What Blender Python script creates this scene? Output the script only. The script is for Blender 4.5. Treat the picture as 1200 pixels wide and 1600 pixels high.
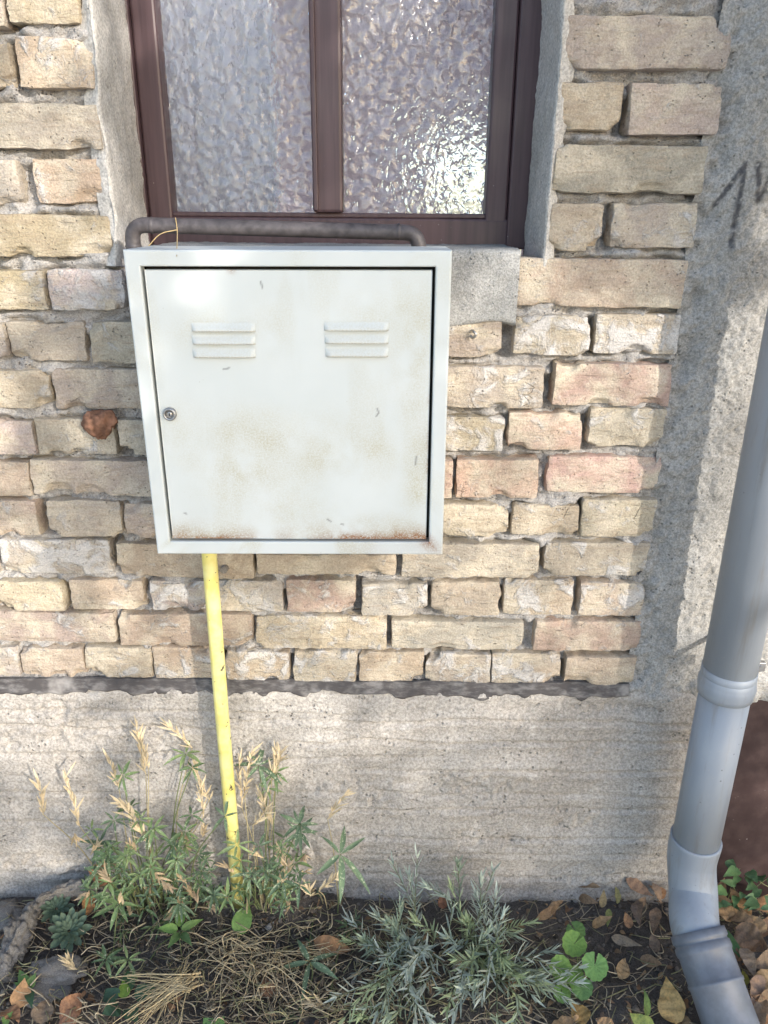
import bpy, bmesh, math, random
import numpy as np
from mathutils import Vector, Matrix

for o in list(bpy.data.objects):
    bpy.data.objects.remove(o)
SC = bpy.context.scene
COL = SC.collection
R = math.radians

# ------------------------------------------------------------------ camera
D, H, PITCH, ROLL = 1.24, 1.36, R(21.2), 0.0081
fwd0 = Vector((0, math.cos(PITCH), -math.sin(PITCH)))
up0 = Vector((0, math.sin(PITCH), math.cos(PITCH)))
rx0 = Vector((1, 0, 0))
RIGHT = rx0 * math.cos(ROLL) + up0 * math.sin(ROLL)
UP = up0 * math.cos(ROLL) - rx0 * math.sin(ROLL)
CAMLOC = Vector((0, -D, H))
cam = bpy.data.cameras.new('camera')
cam.sensor_fit = 'HORIZONTAL'
cam.sensor_width = 36
cam.lens = 36
cam.clip_start = 0.02
cam.clip_end = 500
camo = bpy.data.objects.new('camera', cam)
COL.objects.link(camo)
M = Matrix((RIGHT, UP, -fwd0)).transposed().to_4x4()
M.translation = CAMLOC
camo.matrix_world = M
SC.camera = camo

# ------------------------------------------------------------------ sky, sun, exposure
SUN_AZ, SUN_EL = R(38), R(22)          # azimuth to the right of the wall's normal
SUN = Vector((math.sin(SUN_AZ) * math.cos(SUN_EL), -math.cos(SUN_AZ) * math.cos(SUN_EL), math.sin(SUN_EL)))
world = bpy.data.worlds.new('World')
SC.world = world
world.use_nodes = True
wn = world.node_tree
wn.nodes.clear()
sky = wn.nodes.new('ShaderNodeTexSky')
sky.sky_type = 'NISHITA'
sky.sun_disc = False
sky.sun_elevation = SUN_EL
sky.sun_rotation = math.atan2(SUN.x, SUN.y)
sky.air_density = 1.0
sky.dust_density = 1.0
sky.ozone_density = 1.0
bg = wn.nodes.new('ShaderNodeBackground')
bg.inputs[1].default_value = 0.15
wo = wn.nodes.new('ShaderNodeOutputWorld')
wn.links.new(sky.outputs[0], bg.inputs[0])
wn.links.new(bg.outputs[0], wo.inputs[0])
sl = bpy.data.lights.new('sun', 'SUN')
sl.energy = 2.0
sl.angle = R(0.53)
sl.color = (1.0, 0.94, 0.86)
so = bpy.data.objects.new('sun', sl)
so.rotation_euler = SUN.to_track_quat('Z', 'Y').to_euler()
so.location = SUN * 20
COL.objects.link(so)
SC.render.engine = 'CYCLES'
SC.view_settings.view_transform = 'Standard'
SC.view_settings.look = 'None'
SC.view_settings.gamma = 1
SC.view_settings.use_curve_mapping = False
SC.view_settings.exposure = 1.31

# ------------------------------------------------------------------ helpers
rng = np.random.default_rng(7)
rnd = random.Random(11)

def ray(x, y):
    return fwd0 + RIGHT * ((x - 600) / 1200) - UP * ((y - 800) / 1200)

def PY(x, y, Y=0.0):
    """photo pixel -> world point on the vertical plane at depth Y"""
    d = ray(x, y)
    return CAMLOC + d * ((Y + D) / d.y)

def PZ(x, y, Z=0.0):
    d = ray(x, y)
    return CAMLOC + d * ((Z - H) / d.z)

def _hash(ix, iy, iz, seed):
    h = (ix.astype(np.int64) * 374761393 + iy.astype(np.int64) * 668265263 + iz.astype(np.int64) * 2147483647 + seed * 974711) & 0xffffffff
    h = ((h ^ (h >> 13)) * 1274126177) & 0xffffffff
    h = ((h ^ (h >> 16)) * 2246822519) & 0xffffffff
    return ((h ^ (h >> 15)) & 0xffff) / 65535.0

def vnoise(p, seed=0):
    f = np.floor(p)
    t = p - f
    t = t * t * t * (t * (t * 6 - 15) + 10)
    i = f.astype(np.int64)
    out = 0
    for dx in (0, 1):
        wx = t[..., 0] if dx else 1 - t[..., 0]
        for dy in (0, 1):
            wy = t[..., 1] if dy else 1 - t[..., 1]
            for dz in (0, 1):
                wz = t[..., 2] if dz else 1 - t[..., 2]
                out = out + wx * wy * wz * _hash(i[..., 0] + dx, i[..., 1] + dy, i[..., 2] + dz, seed)
    return out * 2 - 1

def fbm(p, scale, octv=4, seed=0, gain=0.5, lac=2.1):
    p = np.asarray(p, float) * scale
    a, s, n = 1.0, 0.0, 0.0
    for k in range(octv):
        s = s + a * vnoise(p + 17.3 * k, seed + k)
        n += a
        a *= gain
        p = p * lac
    return s / n

def sstep(a, b, x):
    t = np.clip((x - a) / (b - a), 0, 1)
    return t * t * (3 - 2 * t)

def link(o, parent=None):
    COL.objects.link(o)
    if parent is not None:
        o.parent = parent
        o.matrix_parent_inverse = Matrix.Translation(-Vector(parent['_w'])) if '_w' in parent else Matrix.Translation(-parent.location)
    return o

def tag(o, label=None, cat=None, group=None, kind=None):
    if label: o['label'] = label
    if cat: o['category'] = cat
    if group: o['group'] = group
    if kind: o['kind'] = kind
    return o

def thing(name, loc, label, cat, group=None):
    o = bpy.data.objects.new(name, None)
    o.empty_display_size = 0.05
    o.location = Vector(loc)
    COL.objects.link(o)
    return tag(o, label, cat, group)

def mk(name, verts, faces, mat, parent=None, origin=None, smooth=True, attrs=None):
    """one mesh object from world-space vertices"""
    verts = np.asarray(verts, float).reshape(-1, 3)
    if origin is None:
        origin = verts.mean(0)
    origin = np.asarray(origin, float)
    me = bpy.data.meshes.new(name)
    faces = faces if isinstance(faces, list) else np.asarray(faces).tolist()
    me.from_pydata((verts - origin).tolist(), [], faces)
    if smooth:
        me.polygons.foreach_set('use_smooth', [True] * len(me.polygons))
    if attrs:
        for k, v in attrs.items():
            v = np.asarray(v, float)
            if v.ndim == 1:
                a = me.attributes.new(k, 'FLOAT', 'POINT')
                a.data.foreach_set('value', v)
            else:
                a = me.attributes.new(k, 'FLOAT_COLOR', 'POINT')
                a.data.foreach_set('color', v.ravel())
    me.materials.append(mat)
    me.update()
    o = bpy.data.objects.new(name, me)
    o.location = Vector(origin)
    link(o, parent)
    # keep world place when the parent is itself a child mesh
    o['_w'] = tuple(float(c) for c in origin)
    return o

def gridfaces(n, m, keep=None):
    i = np.arange(n - 1)[:, None] * m + np.arange(m - 1)[None, :]
    f = np.stack([i, i + m, i + m + 1, i + 1], -1)
    if keep is not None:
        return f[keep]
    return f.reshape(-1, 4)

def rbox(name, c, s, mat, parent=None, bev=0.002, rot=None, seg=2):
    """bevelled box, centre c, size s"""
    bm = bmesh.new()
    bmesh.ops.create_cube(bm, size=1)
    for v in bm.verts:
        v.co = Vector((v.co.x * s[0], v.co.y * s[1], v.co.z * s[2]))
    if bev > 0:
        bmesh.ops.bevel(bm, geom=bm.edges[:], offset=bev, segments=seg, affect='EDGES', profile=0.5)
    if rot is not None:
        bmesh.ops.transform(bm, matrix=rot.to_4x4(), verts=bm.verts)
    bmesh.ops.recalc_face_normals(bm, faces=bm.faces)
    V = np.array([v.co[:] for v in bm.verts]) + np.array(c)
    bm.verts.index_update()
    F = [[v.index for v in f.verts] for f in bm.faces]
    bm.free()
    return mk(name, V, F, mat, parent, origin=c, smooth=False)

def smoothpath(pts, n):
    """Catmull-Rom through pts"""
    P = [Vector(p) for p in pts]
    P = [P[0] * 2 - P[1]] + P + [P[-1] * 2 - P[-2]]
    out = []
    k = len(P) - 3
    for i in range(n):
        t = i / (n - 1) * k
        j = min(int(t), k - 1)
        u = t - j
        a, b, c, d = P[j:j + 4]
        out.append(0.5 * ((2 * b) + (c - a) * u + (2 * a - 5 * b + 4 * c - d) * u * u + (3 * b - a - 3 * c + d) * u ** 3))
    return out

def tubeverts(path, rad, ns=8, cap=True):
    path = [Vector(p) for p in path]
    n = len(path)
    rad = [rad] * n if np.isscalar(rad) else list(rad)
    V, F = [], []
    t0 = (path[1] - path[0]).normalized()
    a = t0.orthogonal().normalized()
    for i, p in enumerate(path):
        t = (path[min(i + 1, n - 1)] - path[max(i - 1, 0)])
        t = t.normalized() if t.length > 1e-9 else t0
        a = (a - t * a.dot(t)).normalized()
        b = t.cross(a)
        for k in range(ns):
            an = 2 * math.pi * k / ns
            V.append(p + (a * math.cos(an) + b * math.sin(an)) * rad[i])
    for i in range(n - 1):
        for k in range(ns):
            k2 = (k + 1) % ns
            F.append([i * ns + k, i * ns + k2, (i + 1) * ns + k2, (i + 1) * ns + k])
    if cap:
        F.append(list(range(ns))[::-1])
        F.append([(n - 1) * ns + k for k in range(ns)])
    return [v[:] for v in V], F

def tube(name, path, rad, mat, parent=None, ns=12, cap=True, origin=None):
    V, F = tubeverts(path, rad, ns, cap)
    o = mk(name, V, F, mat, parent, origin=origin)
    if cap:
        o.data.polygons[len(o.data.polygons) - 1].use_smooth = False
        o.data.polygons[len(o.data.polygons) - 2].use_smooth = False
    return o

class Bag:
    """collects shapes for one mesh"""
    def __init__(s): s.V, s.F, s.C = [], [], []
    def add(s, V, F, c=None):
        b = len(s.V)
        s.V += [tuple(v) for v in V]
        s.F += [[i + b for i in f] for f in F]
        if c is not None: s.C += [tuple(c)] * len(V)
    def build(s, name, mat, parent=None, origin=None, smooth=True):
        at = {'tint': np.array([list(c) + [1.0] for c in s.C])} if s.C else None
        return mk(name, s.V, s.F, mat, parent, origin, smooth, at)

# ------------------------------------------------------------------ materials
class NT:
    def __init__(s, name):
        s.m = bpy.data.materials.new(name)
        s.m.use_nodes = True
        s.t = s.m.node_tree
        s.t.nodes.clear()
        s.out = s.n('ShaderNodeOutputMaterial')
        s.b = s.n('ShaderNodeBsdfPrincipled')
        s.l(s.b.outputs[0], s.out.inputs[0])
    def n(s, ty, **kw):
        o = s.t.nodes.new(ty)
        for k, v in kw.items(): setattr(o, k, v)
        return o
    def l(s, a, b): s.t.links.new(a, b)
    def put(s, sock, v):
        if hasattr(v, 'is_linked') or isinstance(v, bpy.types.NodeSocket): s.l(v, sock)
        else:
            if not np.isscalar(v) and len(v) == 3 and sock.type == 'RGBA': v = (*v, 1)
            sock.default_value = v
    def coord(s, rand=False):
        tc = s.n('ShaderNodeTexCoord').outputs['Object']
        if rand:
            oi = s.n('ShaderNodeObjectInfo')
            mu = s.math('MULTIPLY', oi.outputs['Random'], 37.0)
            va = s.n('ShaderNodeVectorMath', operation='ADD')
            s.l(tc, va.inputs[0]); s.l(mu, va.inputs[1])
            return va.outputs[0]
        return tc
    def vscale(s, v, sc):
        va = s.n('ShaderNodeVectorMath', operation='MULTIPLY')
        s.l(v, va.inputs[0]); va.inputs[1].default_value = sc
        return va.outputs[0]
    def noise(s, v, scale, detail=4, rough=0.55, dist=0.0):
        o = s.n('ShaderNodeTexNoise')
        s.l(v, o.inputs['Vector'])
        o.inputs['Scale'].default_value = scale
        o.inputs['Detail'].default_value = detail
        o.inputs['Roughness'].default_value = rough
        o.inputs['Distortion'].default_value = dist
        return o.outputs[0]
    def voro(s, v, scale, feature='F1', out='Distance', rnd_=1.0):
        o = s.n('ShaderNodeTexVoronoi', feature=feature)
        s.l(v, o.inputs['Vector'])
        o.inputs['Scale'].default_value = scale
        o.inputs['Randomness'].default_value = rnd_
        return o.outputs[out]
    def math(s, op, a, b=0.0, c=None, clamp=False):
        o = s.n('ShaderNodeMath', operation=op, use_clamp=clamp)
        s.put(o.inputs[0], a); s.put(o.inputs[1], b)
        if c is not None: s.put(o.inputs[2], c)
        return o.outputs[0]
    def ss(s, x, a, b, lo=0.0, hi=1.0):
        o = s.n('ShaderNodeMapRange', interpolation_type='SMOOTHSTEP')
        s.put(o.inputs[0], x)
        o.inputs[1].default_value = a; o.inputs[2].default_value = b
        o.inputs[3].default_value = lo; o.inputs[4].default_value = hi
        return o.outputs[0]
    def mix(s, f, a, b, mode='MIX'):
        o = s.n('ShaderNodeMix', data_type='RGBA', blend_type=mode)
        s.put(o.inputs[0], f); s.put(o.inputs[6], a); s.put(o.inputs[7], b)
        return o.outputs[2]
    def attr(s, name, out='Color'):
        o = s.n('ShaderNodeAttribute', attribute_name=name)
        return o.outputs[out]
    def ocol(s):
        return s.n('ShaderNodeObjectInfo')
    def bump(s, h, strength=0.5, dist=0.002, prev=None):
        o = s.n('ShaderNodeBump')
        o.inputs['Strength'].default_value = strength
        o.inputs['Distance'].default_value = dist
        s.l(h, o.inputs['Height'])
        if prev is not None: s.l(prev, o.inputs['Normal'])
        return o.outputs[0]
    def done(s, col, rough=0.8, normal=None, spec=0.3, **kw):
        s.put(s.b.inputs['Base Color'], col)
        s.put(s.b.inputs['Roughness'], rough)
        s.b.inputs['Specular IOR Level'].default_value = spec
        if normal is not None: s.l(normal, s.b.inputs['Normal'])
        for k, v in kw.items(): s.put(s.b.inputs[k], v)
        return s.m

def mat_brick():
    t = NT('brick')
    v = t.coord(True)
    oi = t.ocol()
    base = oi.outputs['Color']
    big = t.noise(v, 14, 4, 0.6, 0.4)
    med = t.noise(v, 45, 4, 0.65)
    fine = t.noise(v, 330, 3, 0.7)
    strk = t.noise(t.vscale(v, (1, 1, 4)), 22, 5, 0.6, 0.8)
    c = t.mix(t.ss(big, 0.40, 0.68), base, (0.55, 0.48, 0.375), 'MIX')
    c2 = t.mix(t.ss(strk, 0.48, 0.7, 0, 0.5), c, (0.33, 0.26, 0.19))
    c3 = t.mix(t.ss(med, 0.55, 0.75, 0, 0.55), c2, (0.57, 0.505, 0.40))
    c4 = t.mix(t.ss(med, 0.26, 0.40, 0.5, 0), c3, (0.25, 0.205, 0.155))
    # mortar smears and lime bloom
    sm = t.noise(v, 26, 6, 0.62, 0.6)
    th = t.math('MULTIPLY', oi.outputs['Alpha'], 0.27)
    m = t.ss(t.math('ADD', sm, th), 0.66, 0.80)
    c5 = t.mix(t.math('MULTIPLY', m, 0.85), c4, (0.56, 0.535, 0.51))
    gr = t.ss(fine, 0.3, 0.7, 0.80, 1.14)
    c6 = t.mix(1.0, c5, gr, 'MULTIPLY')
    pit = t.voro(v, 190)
    pm = t.math('MULTIPLY', t.ss(pit, 0.10, 0.28, 1, 0), t.ss(t.noise(v, 60, 2), 0.53, 0.64))
    crk = t.math('MULTIPLY', t.ss(t.voro(t.vscale(v, (.7, 1, 1.6)), 22, 'DISTANCE_TO_EDGE'), .0, .02, 1, 0), t.ss(t.noise(v, 17, 3), .62, .72))
    pm = t.math('MAXIMUM', pm, t.math('MULTIPLY', crk, .6))
    c7 = t.mix(t.math('MULTIPLY', pm, 0.55), c6, (0.12, 0.10, 0.08))
    h = t.math('ADD', t.math('MULTIPLY', strk, 1.0), t.math('MULTIPLY', fine, 0.35))
    h = t.math('ADD', h, t.math('MULTIPLY', med, 0.8))
    h = t.math('SUBTRACT', h, t.math('MULTIPLY', pm, 0.7))
    h = t.math('ADD', h, t.math('MULTIPLY', m, 0.5))
    return t.done(c7, 0.92, t.bump(h, 1.0, 0.0048), 0.2)

def mat_rough(name, a, b, dark, light, scale=1.0, bd=0.003, bs=0.8, tint=None):
    t = NT(name)
    v = t.coord()
    big = t.noise(v, 5 * scale, 5, 0.6, 0.3)
    med = t.noise(v, 38 * scale, 5, 0.65)
    fine = t.noise(v, 260 * scale, 4, 0.7)
    c = t.mix(t.ss(big, 0.35, 0.65), a, b)
    c = t.mix(t.ss(med, 0.56, 0.75, 0, 0.7), c, light)
    c = t.mix(t.ss(med, 0.25, 0.42, 0.6, 0), c, dark)
    c = t.mix(1.0, c, t.ss(fine, 0.3, 0.7, 0.66, 1.25), 'MULTIPLY')
    pit = t.voro(v, 120 * scale)
    pm = t.math('MULTIPLY', t.ss(pit, 0.12, 0.3, 1, 0), t.ss(t.noise(v, 30 * scale, 2), 0.52, 0.62))
    c = t.mix(t.math('MULTIPLY', pm, 0.6), c, dark)
    if tint:
        c = t.mix(t.attr(tint, 'Fac'), c, (0.035, 0.035, 0.045))
    h = t.math('ADD', t.math('MULTIPLY', fine, 0.5), med)
    h = t.math('SUBTRACT', h, pm)
    return t.done(c, 0.95, t.bump(h, bs, bd), 0.15)

M_BRICK = mat_brick()
M_MORTAR = mat_rough('mortar', (0.36, 0.34, 0.32), (0.44, 0.42, 0.40), (0.19, 0.175, 0.16), (0.55, 0.53, 0.51), 1.3, 0.0045, 1.0)
M_PILLAR = mat_rough('pillar_concrete', (0.32, 0.31, 0.29), (0.38, 0.365, 0.34), (0.13, 0.13, 0.12), (0.44, 0.425, 0.40), 1.0, tint='mark')
M_SILL = mat_rough('sill_concrete', (0.30, 0.30, 0.285), (0.36, 0.355, 0.34), (0.17, 0.17, 0.16), (0.46, 0.45, 0.43), 1.4)
M_PLINTH = mat_rough('plinth_concrete', (0.36, 0.332, 0.30), (0.44, 0.41, 0.375), (0.20, 0.185, 0.165), (0.56, 0.535, 0.51), 0.75, 0.0040, 0.85)
M_PLASTER = mat_rough('reveal_plaster', (0.44, 0.42, 0.385), (0.52, 0.495, 0.46), (0.25, 0.24, 0.22), (0.62, 0.60, 0.57), 1.0, 0.002, 0.6)
M_SOIL = mat_rough('soil', (0.115, 0.10, 0.088), (0.16, 0.14, 0.122), (0.055, 0.048, 0.042), (0.21, 0.19, 0.17), 1.5, 0.005, 1.0)
M_STONE = mat_rough('grey_stone', (0.20, 0.185, 0.165), (0.27, 0.25, 0.23), (0.09, 0.08, 0.07), (0.36, 0.34, 0.31), 2.0, 0.003, 0.8)

def mat_bitumen():
    t = NT('bitumen_felt')
    v = t.coord()
    n = t.noise(t.vscale(v, (1, 1, 3)), 25, 5, 0.65)
    c = t.mix(t.ss(n, 0.42, 0.7), (0.07, 0.064, 0.064), (0.19, 0.18, 0.175))
    d = t.noise(v, 12, 4)
    c = t.mix(t.ss(d, 0.54, 0.68, 0, 0.75), c, (0.36, 0.34, 0.32))
    return t.done(c, 0.85, t.bump(n, 0.6, 0.003), 0.3)
M_BIT = mat_bitumen()

def mat_wood():
    t = NT('brown_painted_wood')
    v = t.coord()
    g = t.noise(t.vscale(v, (90, 90, 4)), 1.0, 4, 0.6)
    p = t.noise(v, 9, 4)
    c = t.mix(t.ss(g, 0.3, 0.7), (0.062, 0.036, 0.041), (0.092, 0.056, 0.061))
    c = t.mix(t.ss(p, 0.5, 0.75, 0, 0.5), c, (0.13, 0.075, 0.075))
    sp = t.voro(v, 130)
    c = t.mix(t.math('MULTIPLY', t.ss(sp, 0.05, 0.12, 1, 0), t.ss(p, 0.55, 0.6)), c, (0.35, 0.32, 0.3))
    return t.done(c, t.ss(p, 0.3, 0.7, 0.38, 0.55), t.bump(g, 0.35, 0.001), 0.45)
M_WOOD = mat_wood()

def mat_glass(sc=104, bd=.0046):
    t = NT('patterned_glass')
    v = t.coord()
    w = t.noise(v, 40, 2, 0.5)
    vm = t.n('ShaderNodeVectorMath', operation='MULTIPLY_ADD')
    cv = t.n('ShaderNodeTexNoise'); t.l(v, cv.inputs['Vector']); cv.inputs['Scale'].default_value = 60
    t.l(cv.outputs['Color'], vm.inputs[0]); vm.inputs[1].default_value = (0.014,) * 3; t.l(v, vm.inputs[2])
    vs = t.vscale(vm.outputs[0], (1.0, 0.0, 0.8))
    cell = t.voro(vs, sc, 'SMOOTH_F1')
    h = t.math('ADD', t.math('MULTIPLY', cell, 1.0), t.math('MULTIPLY', w, 0.4))
    nrm = t.bump(h, 1.0, bd)
    return t.done((0.80, 0.82, 0.88), 0.10, nrm, 0.6, **{'Transmission Weight': 0.92, 'IOR': 1.5})
M_GLASS = mat_glass(98, .0032)
M_GLASS2 = mat_glass(84, .0062)

def plain(name, col, rough=0.6, spec=0.4, scale=30, var=0.25, bs=0.2, bd=0.001, **kw):
    t = NT(name)
    v = t.coord()
    n = t.noise(v, scale, 5, 0.6)
    c = t.mix(t.ss(n, 0.3, 0.7), tuple(x * (1 - var) for x in col), tuple(min(1, x * (1 + var)) for x in col))
    return t.done(c, rough, t.bump(n, bs, bd), spec, **kw)
M_ROOM = plain('room_wall', (0.62, 0.54, 0.57), 0.9)
M_CURTAIN = None
M_DARKPIPE = plain('dark_painted_pipe', (0.075, 0.066, 0.068), 0.5, 0.4, 60, 0.35, 0.3)
M_STEEL = plain('dull_steel', (0.38, 0.37, 0.36), 0.38, 0.5, 60, 0.2, Metallic=0.85)
M_BLACK = plain('gap_shade_black', (0.015, 0.015, 0.016), 0.7)  # black in place of shade in the door gap and key slot
M_RUST = plain('fired_clay', (0.24, 0.125, 0.08), 0.9, 0.2, 60, 0.5, 0.8, 0.003)
M_BARK = plain('bark', (0.10, 0.08, 0.06), 0.95, 0.2, 25, 0.4, 0.8, 0.01)

def mat_box():
    t = NT('cabinet_paint')
    v = t.coord()
    st = t.attr('stain')
    fac = t.attr('stain', 'Fac')
    fine = t.noise(v, 420, 3, 0.75)
    big = t.noise(v, 8, 3)
    c = t.mix(t.ss(big, 0.3, 0.7), (0.585, 0.615, 0.60), (0.625, 0.65, 0.635))
    # r: dust/yellowing, g: rust
    sep = t.n('ShaderNodeSeparateColor'); t.l(st, sep.inputs[0])
    g1 = t.math('MULTIPLY', sep.outputs[0], t.ss(fine, 0.25, 0.75), clamp=True)
    c = t.mix(g1, c, (0.42, 0.37, 0.22))
    g2 = t.math('MULTIPLY', sep.outputs[1], t.ss(fine, 0.25, 0.6), clamp=True)
    c = t.mix(g2, c, (0.24, 0.095, 0.025))
    c = t.mix(sep.outputs[2], c, (0.06, 0.06, 0.06))
    dust = t.voro(v, 160)
    dm = t.math('MULTIPLY', t.ss(dust, 0.06, 0.12, 1, 0), t.ss(t.noise(v, 22, 2), 0.6, 0.68))
    c = t.mix(t.math('MULTIPLY', dm, 0.6), c, (0.34, 0.30, 0.2))
    return t.done(c, 0.42, t.bump(t.noise(v, 30, 2), 0.06, 0.002), 0.45)
M_BOX = mat_box()

def mat_yellow():
    t = NT('yellow_pipe_paint')
    v = t.coord()
    n = t.noise(v, 40, 4)
    c = t.mix(t.ss(n, 0.3, 0.7), (0.76, 0.66, 0.19), (0.82, 0.75, 0.32))
    ch = t.noise(v, 75, 4, 0.6)
    c = t.mix(t.ss(ch, 0.645, 0.665), c, (0.10, 0.085, 0.06))
    return t.done(c, 0.38, t.bump(t.ss(ch, 0.70, 0.73, 1, 0), 0.4, 0.001), 0.5)
M_YELLOW = mat_yellow()

def mat_down():
    t = NT('grey_plastic_pipe')
    v = t.coord()
    n = t.noise(t.vscale(v, (1, 1, 0.25)), 20, 4)
    f = t.noise(v, 120, 3, 0.7)
    c = t.mix(t.ss(n, 0.3, 0.7), (0.265, 0.295, 0.34), (0.315, 0.345, 0.385))
    c = t.mix(t.ss(f, 0.60, 0.78, 0, 0.5), c, (0.38, 0.38, 0.36))
    dirt = t.noise(t.vscale(v, (9, 9, .8)), 6, 5, .7)
    c = t.mix(t.ss(dirt, .52, .72, 0, .55), c, (.23, .215, .19))
    sp = t.math('MULTIPLY', t.ss(t.voro(v, 60), 0.07, 0.12, 1, 0), t.ss(n, 0.5, 0.6))
    c = t.mix(t.math('MULTIPLY', sp, 0.7), c, (0.10, 0.09, 0.08))
    return t.done(c, t.ss(n, 0.3, 0.7, 0.36, 0.50), t.bump(f, 0.05, 0.001), 0.5)
M_DOWN = mat_down()
M_OUTLET = plain('dark_grey_plastic', (0.165, 0.18, 0.21), 0.42, 0.5, 25, 0.18, 0.05)

def mat_leaf(name, useattr=False, vein=0.35, trans=0.3, rough=0.55):
    t = NT(name)
    v = t.coord(True)
    base = t.attr('tint') if useattr else t.ocol().outputs['Color']
    n = t.noise(v, 55, 4, 0.6)
    f = t.noise(v, 260, 3, 0.6)
    c = t.mix(t.ss(n, 0.35, 0.7, 0, vein), base, t.mix(1.0, base, (1.7, 1.55, 1.25), 'MULTIPLY'))
    c = t.mix(t.ss(f, 0.3, 0.6, vein, 0), c, t.mix(1.0, base, (0.5, 0.5, 0.5), 'MULTIPLY'))
    m = t.done(c, rough, t.bump(n, 0.4, 0.002), 0.35)
    tr = t.n('ShaderNodeBsdfTranslucent')
    t.l(c, tr.inputs[0])
    mx = t.n('ShaderNodeMixShader')
    mx.inputs[0].default_value = trans
    t.l(t.b.outputs[0], mx.inputs[1]); t.l(tr.outputs[0], mx.inputs[2])
    t.l(mx.outputs[0], t.out.inputs[0])
    return m
M_LEAF = mat_leaf('leaf')
M_LEAFT = mat_leaf('leaf_tinted', True)
M_DRY = mat_leaf('dry_leaf', False, 0.55, 0.2, 0.8)
M_STRAW = mat_leaf('straw', True, 0.3, 0.15, 0.8)

def mat_curtain():
    t = NT('curtain_cloth'); v = t.coord(); n = t.noise(v, 60, 3)
    c = t.mix(n, (.72, .73, .76), (.82, .83, .86)); t.done(c, .9, t.bump(n, .2, .001), .1)
    tr = t.n('ShaderNodeBsdfTranslucent'); t.l(c, tr.inputs[0])
    mx = t.n('ShaderNodeMixShader'); mx.inputs[0].default_value = .45
    t.l(t.b.outputs[0], mx.inputs[1]); t.l(tr.outputs[0], mx.inputs[2]); t.l(mx.outputs[0], t.out.inputs[0])
    return t.m
M_CURTAIN = mat_curtain()
# spotted leaves (pale virus-like flecks)
def mat_fleck():
    t = NT('flecked_leaf')
    v = t.coord(True)
    base = t.attr('tint')
    n = t.noise(v, 60, 3)
    f = t.noise(v, 190, 4, 0.7)
    c = t.mix(t.ss(n, 0.35, 0.7, 0, 0.4), base, t.mix(1.0, base, (1.6, 1.5, 1.2), 'MULTIPLY'))
    c = t.mix(t.ss(f, 0.57, 0.63, 0, 0.85), c, (0.52, 0.55, 0.38))
    t.done(c, 0.5, t.bump(n, 0.4, 0.002), 0.35)
    tr = t.n('ShaderNodeBsdfTranslucent'); t.l(c, tr.inputs[0])
    mx = t.n('ShaderNodeMixShader'); mx.inputs[0].default_value = 0.28
    t.l(t.b.outputs[0], mx.inputs[1]); t.l(tr.outputs[0], mx.inputs[2]); t.l(mx.outputs[0], t.out.inputs[0])
    return t.m
M_FLECK = mat_fleck()

# ------------------------------------------------------------------ ground
def mound(x, y):
    """height of the bed above z=0"""
    m = 0.055 * np.exp(-((x + 0.26) / 0.16) ** 2 - ((y + 0.03) / 0.07) ** 2)
    m += 0.015 * np.exp(-((x - 0.1) / 0.25) ** 2 - ((y + 0.2) / 0.12) ** 2)
    return m

def build_ground():
    xs = np.concatenate([-np.geomspace(1.1, 80, 16)[::-1], np.linspace(-1.05, 1.2, 320), np.geomspace(1.25, 80, 16)])
    ys = np.concatenate([-np.geomspace(0.85, 80, 18)[::-1], np.linspace(-0.82, 0.02, 130)])
    X, Y = np.meshgrid(xs, ys, indexing='ij')
    P = np.stack([X, Y, X * 0], -1)
    near = sstep(0, 0.3, 0.35 - np.maximum(np.abs(X) - 1.0, -Y - 0.7))
    Z = near * (0.010 * fbm(P, 9, 3, 3) + 0.008 * np.abs(fbm(P, 40, 4, 5)) + 0.004 * fbm(P, 110, 2, 9)) + mound(X, Y)
    Z += -0.012
    Z = Z * near - 0.02 * (1 - near)
    P[..., 2] = Z
    o = mk('ground', P, gridfaces(len(xs), len(ys)), M_SOIL, origin=(0, 0, 0))
    tag(o, kind='structure')
build_ground()
def build_bounce_pavement():  # unseen pale sheet added to bounce sunlight up into the shade
    xs = np.concatenate([-np.geomspace(2, 60, 10)[::-1], np.linspace(-1.8, 1.8, 40), np.geomspace(2, 60, 10)])
    ys = np.concatenate([-np.geomspace(1.2, 60, 20)[::-1], np.linspace(-1.15, -.62, 20)])
    X, Y = np.meshgrid(xs, ys, indexing='ij')
    P = np.stack([X, Y, 0 * X + .03], -1)
    P[..., 2] += .002 * fbm(P, 12, 3, 8)
    P[:, -1, 2] = -.06
    o = mk('bounce_pavement', P, gridfaces(len(xs), len(ys)), mat_rough('bounce_pavement_concrete', (.46, .44, .41), (.52, .50, .47), (.3, .29, .27), (.6, .58, .55), .6), origin=(0, 0, 0))
    tag(o, kind='structure')
build_bounce_pavement()

# ------------------------------------------------------------------ house wall
WALL = thing('house_wall', (0, 0, 0), 'weathered yellow brick house wall with concrete plinth, grey pillar and brown framed window', 'wall')
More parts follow.
